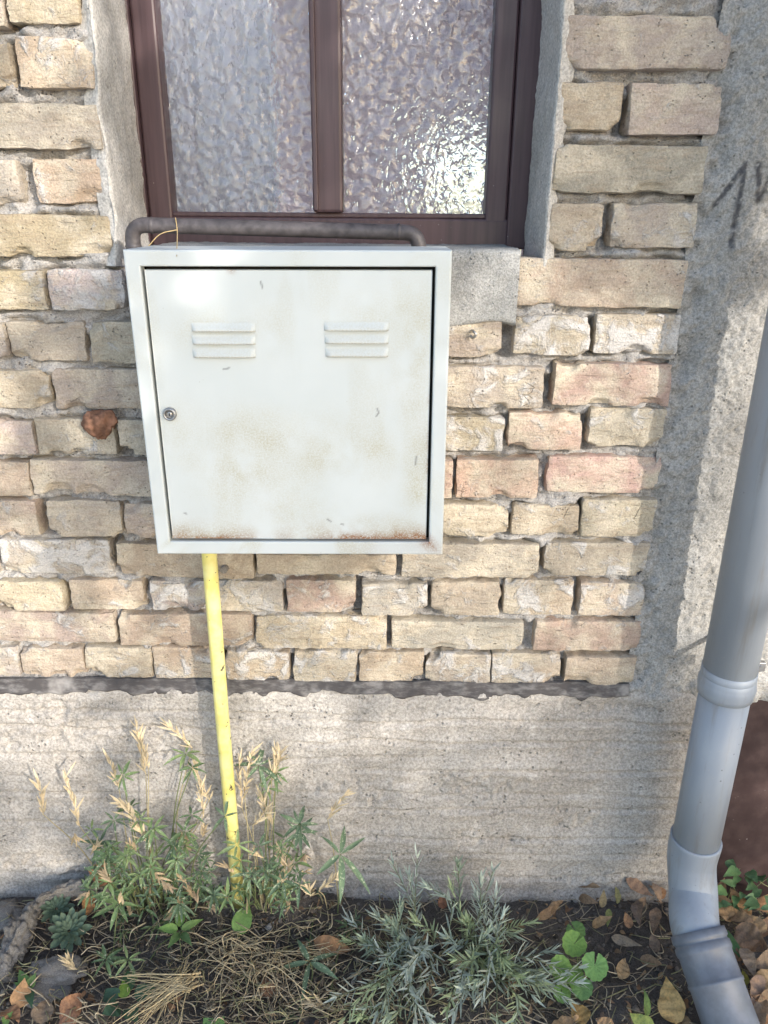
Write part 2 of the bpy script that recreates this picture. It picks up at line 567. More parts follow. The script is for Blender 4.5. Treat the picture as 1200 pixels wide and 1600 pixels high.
# (x0, x1, ytop, ybottom, tone, lime) in photo pixels on the wall's face
BR = [
 (870,1143,23,108,'g',.15),(863,972,128,203,'y',.25),(985,1128,130,210,'g',.2),(860,1101,227,302,'g',.1),
 (848,942,318,393,'y',.3),(955,1089,317,388,'n',.5),(808,1070,404,480,'o',.25),
 (640,783,492,558,'n',.3),(803,922,493,556,'y',.95),(930,1063,491,554,'y',.85),
 (610,850,573,638,'n',.6),(866,1047,568,634,'p',.3),
 (670,788,652,705,'y',.75),(795,910,645,704,'p',.3),(920,1038,638,700,'y',.6),
 (580,707,718,778,'r',.2),(713,840,718,777,'p',.25),(855,1032,714,771,'p',.2),
 (680,794,788,838,'y',.4),(800,905,790,837,'o',.3),(909,1023,780,838,'y',.3),
 (400,618,866,898,'y',.25),(628,842,850,902,'n',.35),(850,1013,848,900,'g',.55),
 (-150,-8,850,900,'n',.6),(0,172,845,898,'n',.95),(183,395,850,902,'o',.25),
 (-115,-8,908,952,'y',.3),(0,100,908,954,'y',.35),(110,225,906,952,'o',.3),(235,330,908,955,'n',.9),(338,442,908,956,'w',.8),
 (447,555,908,958,'o',.5),(565,668,912,962,'n',.5),(674,781,910,962,'y',.3),(788,896,908,962,'y',.8),(906,1006,911,962,'y',.6),
 (-35,178,958,1004,'n',.4),(186,395,960,1010,'o',.4),(400,604,963,1015,'o',.7),(612,818,972,1016,'n',.3),(835,1001,971,1017,'p',.3),
 (-75,28,1012,1056,'n',.35),(33,131,1013,1058,'y',.2),(134,236,1013,1060,'y',.3),(240,345,1013,1062,'o',.55),(352,452,1018,1063,'y',.75),
 (458,557,1017,1065,'y',.65),(561,662,1020,1067,'y',.35),(666,767,1023,1068,'n',.6),(769,876,1022,1069,'y',.75),(883,992,1026,1070,'o',.35),
 (8,118,-45,36,'Y',.3),(-110,2,-40,42,'n',.3),(27,145,57,138,'Y',.6),(-95,17,62,140,'Y',.4),(-100,158,162,232,'g',.15),
 (52,167,248,318,'Y',.35),(-65,30,250,320,'n',.5),(-92,172,335,402,'Y',.2),(-42,70,422,484,'Y',.4),(76,193,422,485,'w',.85),
 (-100,9,505,559,'n',.3),(12,132,502,565,'g',.15),(141,262,503,568,'g',.4),
 (-60,79,579,638,'y',.25),(83,300,577,640,'g',.15),
 (-70,52,655,709,'n',.3),(55,178,655,711,'g',.2),(184,300,656,712,'n',.3),
 (-70,46,722,776,'y',.25),(50,250,719,773,'g',.15),
 (-50,58,783,838,'y',.3),(76,189,782,838,'g',.2),(193,300,787,841,'g',.2),
]
TONE = {'y': (0.44, 0.36, 0.245), 'Y': (0.46, 0.37, 0.215), 'g': (0.40, 0.345, 0.26), 'n': (0.38, 0.33, 0.265), 'o': (0.42, 0.315, 0.215),
        'p': (0.47, 0.31, 0.225), 'r': (0.40, 0.245, 0.18), 'w': (0.47, 0.42, 0.35)}
rects = []            # x0,x1,z0,z1,tone,lime
for (a, b, t, bt, tone, lime) in BR:
    ym, xm = (t + bt) / 2, (a + b) / 2
    x0, x1 = PY(a, ym).x, PY(b, ym).x
    z1, z0 = PY(xm, t).z, PY(xm, bt).z
    rects.append([x0, x1, z0, z1, tone, lime])
WX0, WX1, WZ = -0.410, 0.240, 1.312         # window opening
for r in rects:
    if r[0] < WX0 and r[3] > 1.33: r[1] = min(r[1], WX0 - .006)
    if r[0] > 0 and r[3] > 1.33 and r[0] < WX1 + .03: r[0] = max(r[0], WX1 + .007)
# bricks behind the cabinet and around the picture, same courses
courses = {}
for r in rects:
    k = round((r[2] + r[3]) / 2, 3)
    hit = [c for c in courses if abs(c - k) < 0.028]
    courses.setdefault(hit[0] if hit else k, []).append(r)
for c in sorted(courses):
    rows = sorted(courses[c])
    z0 = np.mean([r[2] for r in rows]); z1 = np.mean([r[3] for r in rows])
    gaps = []
    for a, b in zip(rows[:-1], rows[1:]):
        if b[0] - a[1] > 0.06 and not (c > 1.23): gaps.append((a[1] + .012, b[0] - .012, a, b))
    for (g0, g1, a, b) in gaps:
        n = max(1, round((g1 - g0) / 0.2))
        w = (g1 - g0) / n
        for i in range(n):
            za = (a[2] + b[2]) / 2; zb = (a[3] + b[3]) / 2
            rects.append([g0 + i * w + .004, g0 + (i + 1) * w - .006, za, zb, rnd.choice('ygno'), .3])
    x = rows[0][0] - 0.012
    while x > -1.0:
        w = rnd.choice([.115, .24])
        if c > 1.23 and x > WX0: break
        rects.append([x - w, x, rows[0][2], rows[0][3], rnd.choice('ygnYo'), rnd.uniform(.1, .6)])
        x -= w + .013
ztop = max(r[3] for r in rects) + 0.02
for i in range(3):
    z0 = ztop + i * 0.082
    for xa, xb in ((-1.0, WX0 - .01), (WX1 + .01, 0.48)):
        x = xa + rnd.uniform(0, .05)
        while x < xb - .05:
            w = min(rnd.choice([.115, .24]), xb - x)
            rects.append([x, x + w, z0, z0 + .066, rnd.choice('ygnYo'), rnd.uniform(.1, .5)])
            x += w + .013

def build_brick(x0, x1, z0, z1, tone, lime, seed):
    w, h, dep = x1 - x0, z1 - z0, 0.07
    nx, nz, nd = max(6, int(w / .0048)), max(6, int(h / .0048)), 6
    ux = np.linspace(0, 1, nx + 1); uz = np.linspace(0, 1, nz + 1); ud = np.linspace(0, 1, nd + 1)
    V = []; F = []
    def add(P):
        n, m = P.shape[:2]
        b = sum(len(q) for q in V)
        V.append(P.reshape(-1, 3)); F.append(gridfaces(n, m) + b)
    def sh(a, b, f): return np.stack(np.broadcast_arrays(*f(a[:, None], b[None, :])), -1)
    add(sh(ux, uz, lambda a, b: (a * w, 0 * a * b, b * h)))
    dd = ud ** 1.6
    add(sh(ux, dd, lambda a, b: (a * w, b * dep, 0 * a * b))[:, ::-1])
    add(sh(ux, dd, lambda a, b: (a * w, b * dep, 0 * a * b + h)))
    add(sh(dd, uz, lambda a, b: (0 * a * b, a * dep, b * h))[::-1])
    add(sh(dd, uz, lambda a, b: (0 * a * b + w, a * dep, b * h)))
    V = np.concatenate(V); F = np.concatenate(F)
    r = np.random.default_rng(seed)
    rad = r.uniform(.0018, .0042)
    # round the corners
    lo = np.array([rad, rad, rad]); hi = np.array([w - rad, dep + 1, h - rad])
    q = np.clip(V, lo, hi)
    dvec = V - q
    ln = np.linalg.norm(dvec, axis=1, keepdims=True)
    V = np.where(ln > 1e-9, q + dvec / np.maximum(ln, 1e-9) * np.minimum(rad, ln), V)
    C = V - np.array([w / 2, 0, h / 2])
    off = r.uniform(-50, 50, 3)
    # uneven outline
    dx = .0040 * fbm(C + off, 45, 4, 1); dz = .0015 * fbm(C + off, 16, 2, 2) + .0022 * fbm(C + off, 70, 4, 6)
    fy = .0024 * fbm(C + off, 18, 4, 3) + .0022 * fbm((C + off) * np.array([.6, 1, 1.5]), 95, 3, 4)
    # chipped corners / edges
    for k in range(r.integers(1, 5)):
        cx, cz = r.choice([-1, 1]) * w / 2, r.choice([-1, 1]) * h / 2
        if r.random() < .45: cx = r.uniform(-w / 2, w / 2)
        s = r.uniform(.010, .026)
        g = np.exp(-((((C[:, 0] - cx) / s) ** 2 + ((C[:, 2] - cz) / (s * .7)) ** 2) * (1 + .7 * fbm(C + off, 90, 3, 7))) ** 3)
        fy += r.uniform(.004, .013) * g
        dz -= np.sign(cz) * g * r.uniform(.001, .005)
        dx -= np.sign(C[:, 0]) * g * r.uniform(0, .004) * (abs(cx) > w / 2 * .9)
    front = sstep(.05, .0, V[:, 1])
    tilt = r.uniform(-.010, .010); yaw = r.uniform(-.008, .008)
    C = C + np.stack([dx, fy * front + C[:, 2] * tilt + C[:, 0] * yaw, dz], 1)
    C[:, 1] += r.uniform(-.004, .004)
    ang = r.uniform(-.006, .006)
    C = np.stack([C[:, 0] * math.cos(ang) - C[:, 2] * math.sin(ang), C[:, 1], C[:, 0] * math.sin(ang) + C[:, 2] * math.cos(ang)], 1)
    org = np.array([(x0 + x1) / 2, 0, (z0 + z1) / 2])
    o = mk('brick', C + org, F, M_BRICK, WALL, origin=org)
    c = np.array(TONE[tone]); c = (c * .70 + c.mean() * .30) * np.array([1.08, 1.03, 1.02]) * r.uniform(.88, 1.08) * (1 + r.uniform(-.04, .04, 3))
    o.color = (*c, lime)
    return o
for i, r_ in enumerate(rects):
    build_brick(*r_, seed=100 + i)

def build_mortar():
    s = .0038
    xs = np.arange(-1.02, .50, s); zs = np.arange(.49, ztop + .25, s)
    X, Z = np.meshgrid(xs, zs, indexing='ij')
    P = np.stack([X, 0 * X, Z], -1)
    inside = np.full(X.shape, -1.0)
    head = np.zeros(X.shape)
    for i, (x0, x1, z0, z1, _, _) in enumerate(rects):
        d = np.minimum(np.minimum(X - x0, x1 - X), np.minimum(Z - z0, z1 - Z))
        inside = np.maximum(inside, d)
        # head joint to the right of this brick
        rr = np.random.default_rng(500 + i)
        dep = rr.choice([.006, .016, .030, .024])
        m = (X > x1 - .004) & (X < x1 + .018) & (Z > z0 - .002) & (Z < z1 - rr.uniform(0, .03))
        head[m] = np.maximum(head[m], dep)
    Ps = P * np.array([1, 1, 2.2])
    Y = .015 + .015 * fbm(Ps, 16, 4, 21) + .013 * fbm(Ps, 52, 4, 22) + .004 * fbm(P, 140, 2, 23)
    # blobs squeezed out here and there
    bl = sstep(.25, .55, fbm(Ps, 11, 3, 31))
    Y -= .008 * bl
    Y = np.maximum(Y, -.006)
    # soften head mask a little
    for _ in range(2):
        h = head.copy()
        h[1:-1, 1:-1] = (head[1:-1, 1:-1] * 2 + head[:-2, 1:-1] + head[2:, 1:-1] + head[1:-1, :-2] + head[1:-1, 2:]) / 6
        head = h
    Y += head
    Y = np.where(inside > .006, np.maximum(Y, .02) + .012, Y)
    gate = sstep(-.25, .15, fbm(P, 13, 3, 33))
    Y += .010 * gate * sstep(-.0065, -.002, inside) * sstep(.006, .004, inside)
    # near the pillar and the reveals the mortar comes up flush
    fl = sstep(.47, .49, X)
    Y = Y * (1 - fl) + .04 * fl
    P[..., 1] = Y
    cx = (X[:-1, :-1] + X[1:, 1:]) / 2; cz = (Z[:-1, :-1] + Z[1:, 1:]) / 2
    keep = ~((cx > WX0 - .005) & (cx < WX1 + .005) & (cz > WZ - .06))
    mk('mortar', P, gridfaces(len(xs), len(zs), keep), M_MORTAR, WALL, origin=(0, 0, 0))
build_mortar()

def seg_d(X, Z, a, b):
    ab = b - a; t = np.clip(((X - a[0]) * ab[0] + (Z - a[1]) * ab[1]) / (ab @ ab), 0, 1)
    return np.hypot(X - a[0] - t * ab[0], Z - a[1] - t * ab[1])

def build_pillar():
    s = .0034
    xs = np.arange(.462, .98, s); zs = np.arange(.497, ztop + .25, s)
    X, Z = np.meshgrid(xs, zs, indexing='ij')
    P = np.stack([X, 0 * X, Z], -1)
    Y = .008 + .004 * fbm(P, 8, 4, 41) + .0035 * fbm(P, 45, 4, 42) + .0045 * fbm(P, 150, 3, 43)
    # smoother skim coat, ragged left edge
    ed = .575 + .03 * fbm(P, 9, 4, 44) - .02 * sstep(.9, .7, Z)
    skim = sstep(-.010, .010, X - ed) * sstep(1.18, 1.14, Z + .03 * fbm(P, 12, 3, 45)) * sstep(-.28, -.20, fbm(P, 15, 3, 46))
    Y = Y * (1 - .6 * skim) + .0035 * skim
    # the rough seam along the brick ends
    seam = sstep(.515, .485, X)
    Y += seam * (.004 + .016 * fbm(P, 30, 4, 47) + .010 * fbm(P, 70, 3, 48))
    # lumps at the foot
    foot = sstep(.60, .52, Z)
    Y += foot * (-.006 + .014 * fbm(P, 40, 4, 49))
    # hairline crack
    ck = np.abs(X - (.53 + .02 * fbm(np.stack([Z * 0, Z * 0, Z], -1), 14, 4, 50)))
    Y += .002 * sstep(.003, 0, ck) * sstep(1.0, 1.1, Z) * sstep(1.25, 1.2, Z)
    P[..., 1] = Y
    # sprayed strokes
    mark = np.zeros(X.shape)
    G = lambda x, y: np.array([PY(x, y).x, PY(x, y).z])
    strokes = [((1121, 320), (1170, 256), .0044), ((1168, 258), (1146, 385), .0044), ((1190, 255), (1188, 312), .0044),
               ((1188, 312), (1216, 262), .0044), ((1216, 262), (1225, 330), .0044)]
    wob = .35 * fbm(P, 60, 3, 52)
    for a, b, w in strokes:
        d = seg_d(X, Z, G(*a), G(*b)) * (1 + wob)
        mark = np.maximum(mark, sstep(w * 1.25, w * .55, d))
    mark *= .8 * sstep(-.7, -.1, fbm(P, 120, 3, 53))
    mk('concrete_pillar', P, gridfaces(len(xs), len(zs)), M_PILLAR, WALL, origin=(0, 0, 0), attrs={'mark': mark.ravel()})
build_pillar()

def build_plinth():
    s = .005
    xend = PY(1118, 1200, 0).x
    xs = np.arange(-1.05, xend, s); zs = np.arange(-.06, .5205, s)
    X, Z = np.meshgrid(xs, zs, indexing='ij')
    P = np.stack([X, 0 * X, Z], -1)
    Pl = P * np.array([1, 1, 3])
    Y = -.004 + .005 * fbm(Pl, 5, 4, 61) + .0028 * fbm(P, 40, 4, 62) + .0015 * fbm(P, 140, 3, 63)
    # pour lines: ledges where one lift of concrete meets the next
    for (zc, amp, x0, x1, sd) in ((.425, .006, -1.1, -.30, 11), (.33, .005, -.05, .6, 12), (.235, .004, -.2, .6, 13), (.16, .004, -.1, .6, 14), (.462, .006, -1.1, -.05, 1), (.448, .006, -.30, .6, 2), (.40, .007, -.16, .6, 3), (.36, .0035, -1.1, .1, 4),
                              (.27, .003, -1.1, .6, 5), (.19, .0035, -1.1, -.1, 6), (.115, .003, -.5, .6, 7), (.055, .004, -1.1, .6, 8)):
        zl = zc + .010 * fbm(np.stack([X, X * 0, X * 0], -1), 7, 4, 70 + sd)
        win = sstep(x0 - .05, x0 + .05, X) * sstep(x1 + .05, x1 - .05, X)
        dz = Z - zl
        n = .5 + .5 * fbm(P, 20, 3, 80 + sd)
        Y -= win * amp * 1.5 * sstep(-.03, .0, dz) * sstep(.022, .0, dz) * n       # bulge
        Y += win * amp * 2.6 * np.exp(-(dz / .0034) ** 2) * (.35 + n)             # groove
    # honeycombed patches
    hc = sstep(.22, .5, fbm(Pl, 4.5, 3, 64))
    Y += hc * .014 * np.abs(fbm(P, 60, 3, 65))
    # top slopes back under the felt
    Y += .010 * sstep(.505, .52, Z)
    # foot steps forward
    Y -= .006 * sstep(.02, 0, Z)
    Y[-1, :] += .03
    P[..., 1] = Y
    mk('concrete_plinth', P, gridfaces(len(xs), len(zs)), M_PLINTH, WALL, origin=(0, 0, 0))
    # brown painted plinth on the far side of the downpipe
    xs = np.arange(xend - .03, 1.6, .01); zs = np.arange(-.06, .52, .01)
    X, Z = np.meshgrid(xs, zs, indexing='ij')
    P = np.stack([X, 0 * X, Z], -1)
    P[..., 1] = .006 + .003 * fbm(P, 20, 4, 66) + .0015 * fbm(P, 90, 3, 67)
    t = NT('brown_masonry_paint'); v = t.coord()
    n = t.noise(v, 30, 5); sp = t.voro(v, 75)
    c = t.mix(t.ss(n, .35, .7), (.046, .027, .026), (.070, .044, .041))
    c = t.mix(t.math('MULTIPLY', t.ss(sp, .08, .16, 1, 0), t.ss(t.noise(v, 26, 2), .60, .66)), c, (.22, .19, .18))
    mk('painted_plinth', P, gridfaces(len(xs), len(zs)), t.done(c, .7, t.bump(n, .4, .002), .3), WALL, origin=(0, 0, 0))
build_plinth()

def build_felt():
    zc0 = .497
    xs = np.arange(-1.05, .474, .006); us = np.linspace(0, 1, 9)
    X, U = np.meshgrid(xs, us, indexing='ij')
    L = np.stack([X, 0 * X, 0 * X], -1)
    top = .535 + .003 * fbm(L, 9, 3, 91)
    edge = fbm(L, 11, 4, 92)
    bot = .509 + .013 * edge - .007 * sstep(.0, .3, fbm(L, 26, 3, 95)) + .004 * fbm(L, 80, 3, 96)
    Z = top + (bot - top) * U
    P3 = np.stack([X, 0 * X, Z], -1)
    Y = .001 - .007 * U + .005 * fbm(P3, 22, 4, 93) + .0025 * fbm(P3, 90, 3, 94)
    P = np.stack([X, Y, Z], -1)
    B = P.copy(); B[..., 1] += .004
    n, m = X.shape
    V = np.concatenate([P.reshape(-1, 3), B.reshape(-1, 3)])
    F = gridfaces(n, m).tolist() + [list(f[::-1]) for f in (gridfaces(n, m) + n * m).tolist()]
    for i in range(n - 1):
        a, b = i * m + m - 1, (i + 1) * m + m - 1
        F.append([a, b, b + n * m, a + n * m])
    mk('damp_proof_felt', V, F, M_BIT, WALL, origin=(0, 0, 0))
build_felt()

# window opening: plaster reveals, sill, lintel
FY = 0.165           # face of the window frame
def build_reveal(side):
    xc = WX0 if side < 0 else WX1
    zs = np.arange(WZ - .03, ztop + .25, .006)
    wfront = .020
    ss_ = np.concatenate([np.linspace(-wfront, 0, 8), np.linspace(0.003, FY + .03, 34)])
    S, Z = np.meshgrid(ss_, zs, indexing='ij')
    L = np.stack([Z * 0 + side * 3, Z * 0, Z], -1)
    P3 = np.stack([S, 0 * S + side, Z], -1)
    rag = .010 * fbm(L, 22, 4, 101 + side)
    outx = np.minimum(S, 0) * (1 + rag / wfront * 1.5)
    Xw = xc - side * -1 * 0 + (outx if side < 0 else -outx)
    Yd = np.maximum(S, 0)
    n1 = .004 * fbm(P3, 14, 4, 103) + .002 * fbm(P3, 70, 3, 104)
    lump = sstep(-.0, -.03, S)
    Yw = Yd + lump * .014 + np.where(S <= 0, n1 * 1.6, 0) + .004 * (S <= .001) - .004
    Xw = Xw + np.where(S > 0, n1, n1 * .6) - side * .000
    # slanted trowel cracks
    ck = np.abs(((Z * 1.0 + S * 2.4) * 9) % 1 - .5 + .25 * fbm(P3, 12, 3, 105))
    Xw = Xw + side * .003 * sstep(.03, 0, ck) * (S > .01) * sstep(0, .2, fbm(P3, 9, 2, 106))
    # round the arris
    ar = np.exp(-(S / .006) ** 2)
    Xw = Xw + side * .004 * ar
    P = np.stack([Xw, Yw, Z], -1)
    mk('window_reveal', P, gridfaces(*S.shape), M_PLASTER, WALL, origin=(xc, 0, 1.5))
build_reveal(-1); build_reveal(1)

def build_sill():
    # rough cast concrete lump under the window: front face, rounded arris, top
    xs = np.arange(-.365, PY(812, 440).x, .005)
    zf = np.linspace(1.196, WZ - .004, 24); yt = np.linspace(.004, FY + .03, 20)
    prof = [(-.004, z) for z in zf] + [(y, WZ) for y in yt]
    S = np.array(prof)
    X = np.repeat(xs[:, None], len(S), 1); Y = np.repeat(S[None, :, 0], len(xs), 0).copy(); Z = np.repeat(S[None, :, 1], len(xs), 0).copy()
    P = np.stack([X, Y, Z], -1)
    n = .004 * fbm(P, 20, 4, 111) + .003 * fbm(P, 80, 4, 112)
    k = len(zf)
    Y[:, :k] += n[:, :k]; Z[:, k:] += n[:, k:] * .5
    Z[:, :8] += (.010 * fbm(np.stack([X, X * 0, X * 0], -1), 18, 4, 113))[:, :8] * np.linspace(1, 0, 8)[None]
    Y[:, 0] += .014
    P = np.stack([X, Y, Z], -1)
    mk('window_sill', P, gridfaces(*X.shape), M_SILL, WALL, origin=(0, 0, WZ))
build_sill()
rbox('lintel', (-.08, .12, 2.33), (.78, .22, .1), M_SILL, WALL, .004)

# window frame and panes
def win():
    Yf = FY
    zt = 2.26
    zb = PY(600, 388, Yf).z
    L, Rr = PY(195, 100, Yf).x, PY(829, 100, Yf).x
    fw = PY(247, 100, Yf).x - L
    W = thing('window', ((L + Rr) / 2, Yf, zb), None, None)
    for k in ('label', 'category'):
        if k in W: del W[k]
    W.parent = WALL
    W['_w'] = tuple(W.location)
    rail = PY(600, 338, Yf).z - zb
    m0, m1 = PY(485, 170, Yf).x, PY(534, 170, Yf).x
    rightw = Rr - PY(766, 200, Yf).x
    hz = zt - zb
    rbox('outer_stile', (L - .012 + .0, Yf + .03, zb + hz / 2), (.05, .06, hz), M_WOOD, W, .003)
    rbox('outer_stile', (Rr + .004, Yf + .03, zb + hz / 2), (.05, .06, hz), M_WOOD, W, .003)
    rbox('sash_stile', (L + .013 + (fw - .013) / 2, Yf + .032, zb + hz / 2), (fw - .013 - .001, .045, hz - .004), M_WOOD, W, .004)
    rbox('sash_stile', (Rr - .021 - (rightw - .021) / 2, Yf + .032, zb + hz / 2), (rightw - .021 - .001, .045, hz - .004), M_WOOD, W, .004)
    rbox('bottom_rail', ((L + Rr) / 2, Yf + .034, zb + rail * .5 - .012), (Rr - L - .03, .05, rail + .024 - .006), M_WOOD, W, .004)
    rbox('glazing_bead', ((L + Rr) / 2, Yf + .036, zb + rail + .001), (Rr - L - .03, .04, .008), M_WOOD, W, .002)
    rbox('mullion', ((m0 + m1) / 2, Yf + .028, zb + rail / 2 + hz / 2 + .002), (m1 - m0, .05, hz - rail - .006), M_WOOD, W, .005)
    rbox('cover_strip', (m0 + .006, Yf + .0 , zb + rail / 2 + hz / 2 + .002), (.008, .012, hz - rail - .012), M_WOOD, W, .002)
    rbox('top_rail', ((L + Rr) / 2, Yf + .034, zt - .03), (Rr - L - .03, .05, .06), M_WOOD, W, .004)
    for a, b in ((L + fw - .006, m0 + .006), (m1 - .006, Rr - rightw + .006)):
        rbox('pane', ((a + b) / 2, Yf + .046, (zb + rail + zt) / 2 - .03), (b - a, .005, zt - zb - rail - .05), M_GLASS if a < -.2 else M_GLASS2, W, 0)
    # net curtain drawn to the left, room with two added far-wall openings that let sky brighten the panes
    xs = np.linspace(L - .16, L + .21, 160); zs = np.linspace(zb - .1, zt, 4)
    X, Z = np.meshgrid(xs, zs, indexing='ij')
    Y = Yf + .20 + .25 * np.maximum(X - L - .06, 0) + .012 * np.sin(X * 150) + .008 * np.sin(X * 67 + 1)
    cu = mk('curtain', np.stack([X, Y, Z], -1), gridfaces(*X.shape), M_CURTAIN)
    tag(cu, 'pale curtain hanging behind the left obscured window pane', 'curtain')
    rm = Bag()
    x0, x1, y0, y1, z0, z1 = -1.6, 1.4, Yf + .075, 2.6, .4, 2.6
    c = [(x0, y0, z0), (x1, y0, z0), (x1, y1, z0), (x0, y1, z0), (x0, y0, z1), (x1, y0, z1), (x1, y1, z1), (x0, y1, z1)]
    rm.add(c, [[0, 1, 2, 3], [4, 7, 6, 5], [1, 5, 6, 2], [3, 7, 4, 0]])
    holes = [(-1.58, -.78, 1.05, 2.45), (.20, .64, 1.05, 1.66)]
    xs = sorted({x0, x1, *[h[0] for h in holes], *[h[1] for h in holes]}); zs = sorted({z0, z1, *[h[2] for h in holes], *[h[3] for h in holes]})
    for a, b in zip(xs[:-1], xs[1:]):
        for p, q in zip(zs[:-1], zs[1:]):
            if any(h[0] <= (a + b) / 2 <= h[1] and h[2] <= (p + q) / 2 <= h[3] for h in holes): continue
            rm.add([(a, y1, p), (b, y1, p), (b, y1, q), (a, y1, q)], [[0, 1, 2, 3]])
    o = rm.build('room', M_ROOM, smooth=False)
    tag(o, kind='structure')
win()

# small things in the wall
def lump(name, c, r, mat, parent, seed, sq=(1, .5, 1)):
    bm = bmesh.new(); bmesh.ops.create_icosphere(bm, subdivisions=4, radius=1)
    V = np.array([v.co[:] for v in bm.verts]); bm.verts.index_update()
    F = [[v.index for v in f.verts] for f in bm.faces]; bm.free()
    n = 1 + .6 * fbm(V + seed * 3.1, 1.6, 5, seed)
    V = V * n[:, None] * np.array(r) * np.array(sq)
    return mk(name, V + np.array(c), F, mat, parent, origin=c)
p = PY(157, 660); lump('clay_lump', (p.x, -.004, p.z), .024, M_RUST, WALL, 5, (1, .55, 1.05))
p = PY(353, 886); tube('cut_stub', [(p.x, .01, p.z), (p.x - .002, -.012, p.z - .001)], .0065, M_STONE, WALL, 12)
p = PY(738, 520); tube('wall_hook', smoothpath([(p.x, .004, p.z + .004), (p.x, -.012, p.z + .004), (p.x + .004, -.016, p.z), (p.x, -.012, p.z - .006), (p.x - .004, -.008, p.z - .003)], 14), .0022, M_STEEL, WALL, 8)

# ------------------------------------------------------------------ meter cabinet
BY = -0.20
def build_cabinet():
    tl, tr, br, bl = [np.array(PY(*q, BY)) for q in ((191, 390), (707, 391), (691, 867), (246, 866))]
    ctr = (tl + tr + br + bl) / 4
    W = (np.linalg.norm(tr - tl) + np.linalg.norm(br - bl)) / 2
    Hh = (np.linalg.norm(tl - bl) + np.linalg.norm(tr - br)) / 2
    ax = (tr - tl); tilt = math.atan2(ax[2], ax[0])
    CAB = thing('meter_cabinet', (ctr[0], BY + .07, ctr[2] - Hh / 2), 'pale grey-green metal meter cabinet with rust stains hung on the brick wall', 'cabinet')
    ex = np.array([math.cos(tilt), 0, math.sin(tilt)]); ez = np.array([-math.sin(tilt), 0, math.cos(tilt)]); ey = np.array([0, 1.0, 0])
    def T(P):
        P = np.asarray(P, float)
        return ctr + P[..., 0:1] * ex + P[..., 1:2] * ey + P[..., 2:3] * ez
    dep = .125; fr = .0205
    # casing: shell + folded front frame, one mesh (profile swept round the rectangle)
    hw, hh = W / 2, Hh / 2
    prof = [(0, dep, 0)]
    # (inset from outer edge, y)
    pr = [(0.0, dep), (0.0, .0025), (.0008, .0008), (.0025, .0), (fr - .002, .0), (fr - .0006, .0006), (fr, .002), (fr, .018)]
    V, F = [], []
    ncorner = 4
    for (ins, y) in pr:
        a, b = hw - ins, hh - ins
        # subdivide the sides so that stains can sit on them
        ring = []
        for (p0, p1) in (((-a, -b), (a, -b)), ((a, -b), (a, b)), ((a, b), (-a, b)), ((-a, b), (-a, -b))):
            for k in range(40):
                u = k / 40
                ring.append((p0[0] + (p1[0] - p0[0]) * u, y, p0[1] + (p1[1] - p0[1]) * u))
        V.append(ring)
    V = np.array(V); n, m = V.shape[:2]
    for i in range(n - 1):
        for k in range(m):
            k2 = (k + 1) % m
            F.append([i * m + k, i * m + k2, (i + 1) * m + k2, (i + 1) * m + k])
    F.append(list(range(m)))
    LV = V.reshape(-1, 3)
    st = np.zeros((len(LV), 4)); st[:, 3] = 1
    nz = .5 + .5 * fbm(LV, 30, 3, 201)
    st[:, 0] = .25 * sstep(.5, .75, nz) + .35 * sstep(.6, .8, nz) * (LV[:, 2] < -hh + fr)
    st[:, 1] = (LV[:, 1] < .001) * (LV[:, 2] < -hh + fr + .001) * sstep(.0, .19, LV[:, 0]) * .35 * nz
    st[:, 1] += np.exp(-((LV[:, 0] - hw + fr) / .012) ** 2 - ((LV[:, 2] + hh - fr) / .010) ** 2) * .8
    mk('casing', T(LV), F, M_BOX, CAB, smooth=False, origin=ctr, attrs={'stain': st})
    # dark recess behind the gap
    # door: pressed sheet with folded rim and stains
    g = .0042
    dw, dh = hw - fr - g, hh - fr - g
    nx = 210
    xs = np.linspace(-dw, dw, nx); zs = np.linspace(-dh, dh, nx)
    X, Z = np.meshgrid(xs, zs, indexing='ij')
    edge = np.minimum(dw - np.abs(X), dh - np.abs(Z))
    P = np.stack([X, .0022 + .004 * sstep(.0022, 0, edge) * 0 + 0 * X, Z], -1)
    P[..., 1] += .0007 * fbm(P, 6, 2, 205)
    px = lambda x, y: (np.array(PY(x, y, BY)) - ctr)
    N1 = fbm(P, 14, 5, 206); N2 = fbm(P, 40, 4, 207); N3 = fbm(P * np.array([2.2, 1, .7]), 9, 4, 208)
    dust = np.zeros(X.shape)
    for (cx, cy, rx, ry, a) in ((400, 690, 90, 45, .75), (380, 740, 70, 45, .75), (290, 690, 45, 55, .5), (510, 720, 60, 60, .65), (580, 715, 40, 40, .6), (650, 560, 28, 110, .7),
                                (655, 740, 26, 90, .75), (600, 500, 60, 45, .5), (345, 520, 80, 30, .55), (330, 840, 120, 22, .8), (590, 835, 130, 26, 1.0), (440, 790, 90, 40, .45), (420, 510, 30, 40, .4)):
        q = px(cx, cy); k = 1.04 / 1200
        dd = ((X - q[0]) / (rx * k)) ** 2 + ((Z - q[2]) / (ry * k)) ** 2
        dust = np.maximum(dust, a * np.exp(-dd * 1.0))
    dust = 1.15 * dust * np.clip(.75 + 1.1 * N1 + .7 * N2, 0, 1.4)
    dust += .25 * sstep(.12, .5, N3)
    rust = np.zeros(X.shape)
    b = (Z + dh)
    hx = .2 + .8 * sstep(px(430, 840)[0], px(560, 840)[0], X) + .45 * np.exp(-((X - px(330, 840)[0]) / .05) ** 2)
    rust = 2.2 * np.exp(-b / (.0055 + .006 * (N1 + .5))) * hx * np.clip(.7 + 1.2 * N2, 0, 1.3)
    rust += .5 * np.exp(-(dw - X) / .003) * sstep(.0, .3, N1) + .5 * np.exp(-((X - px(362, 418)[0]) / .006) ** 2 - ((Z - dh) / .005) ** 2)
    dark = np.zeros(X.shape)
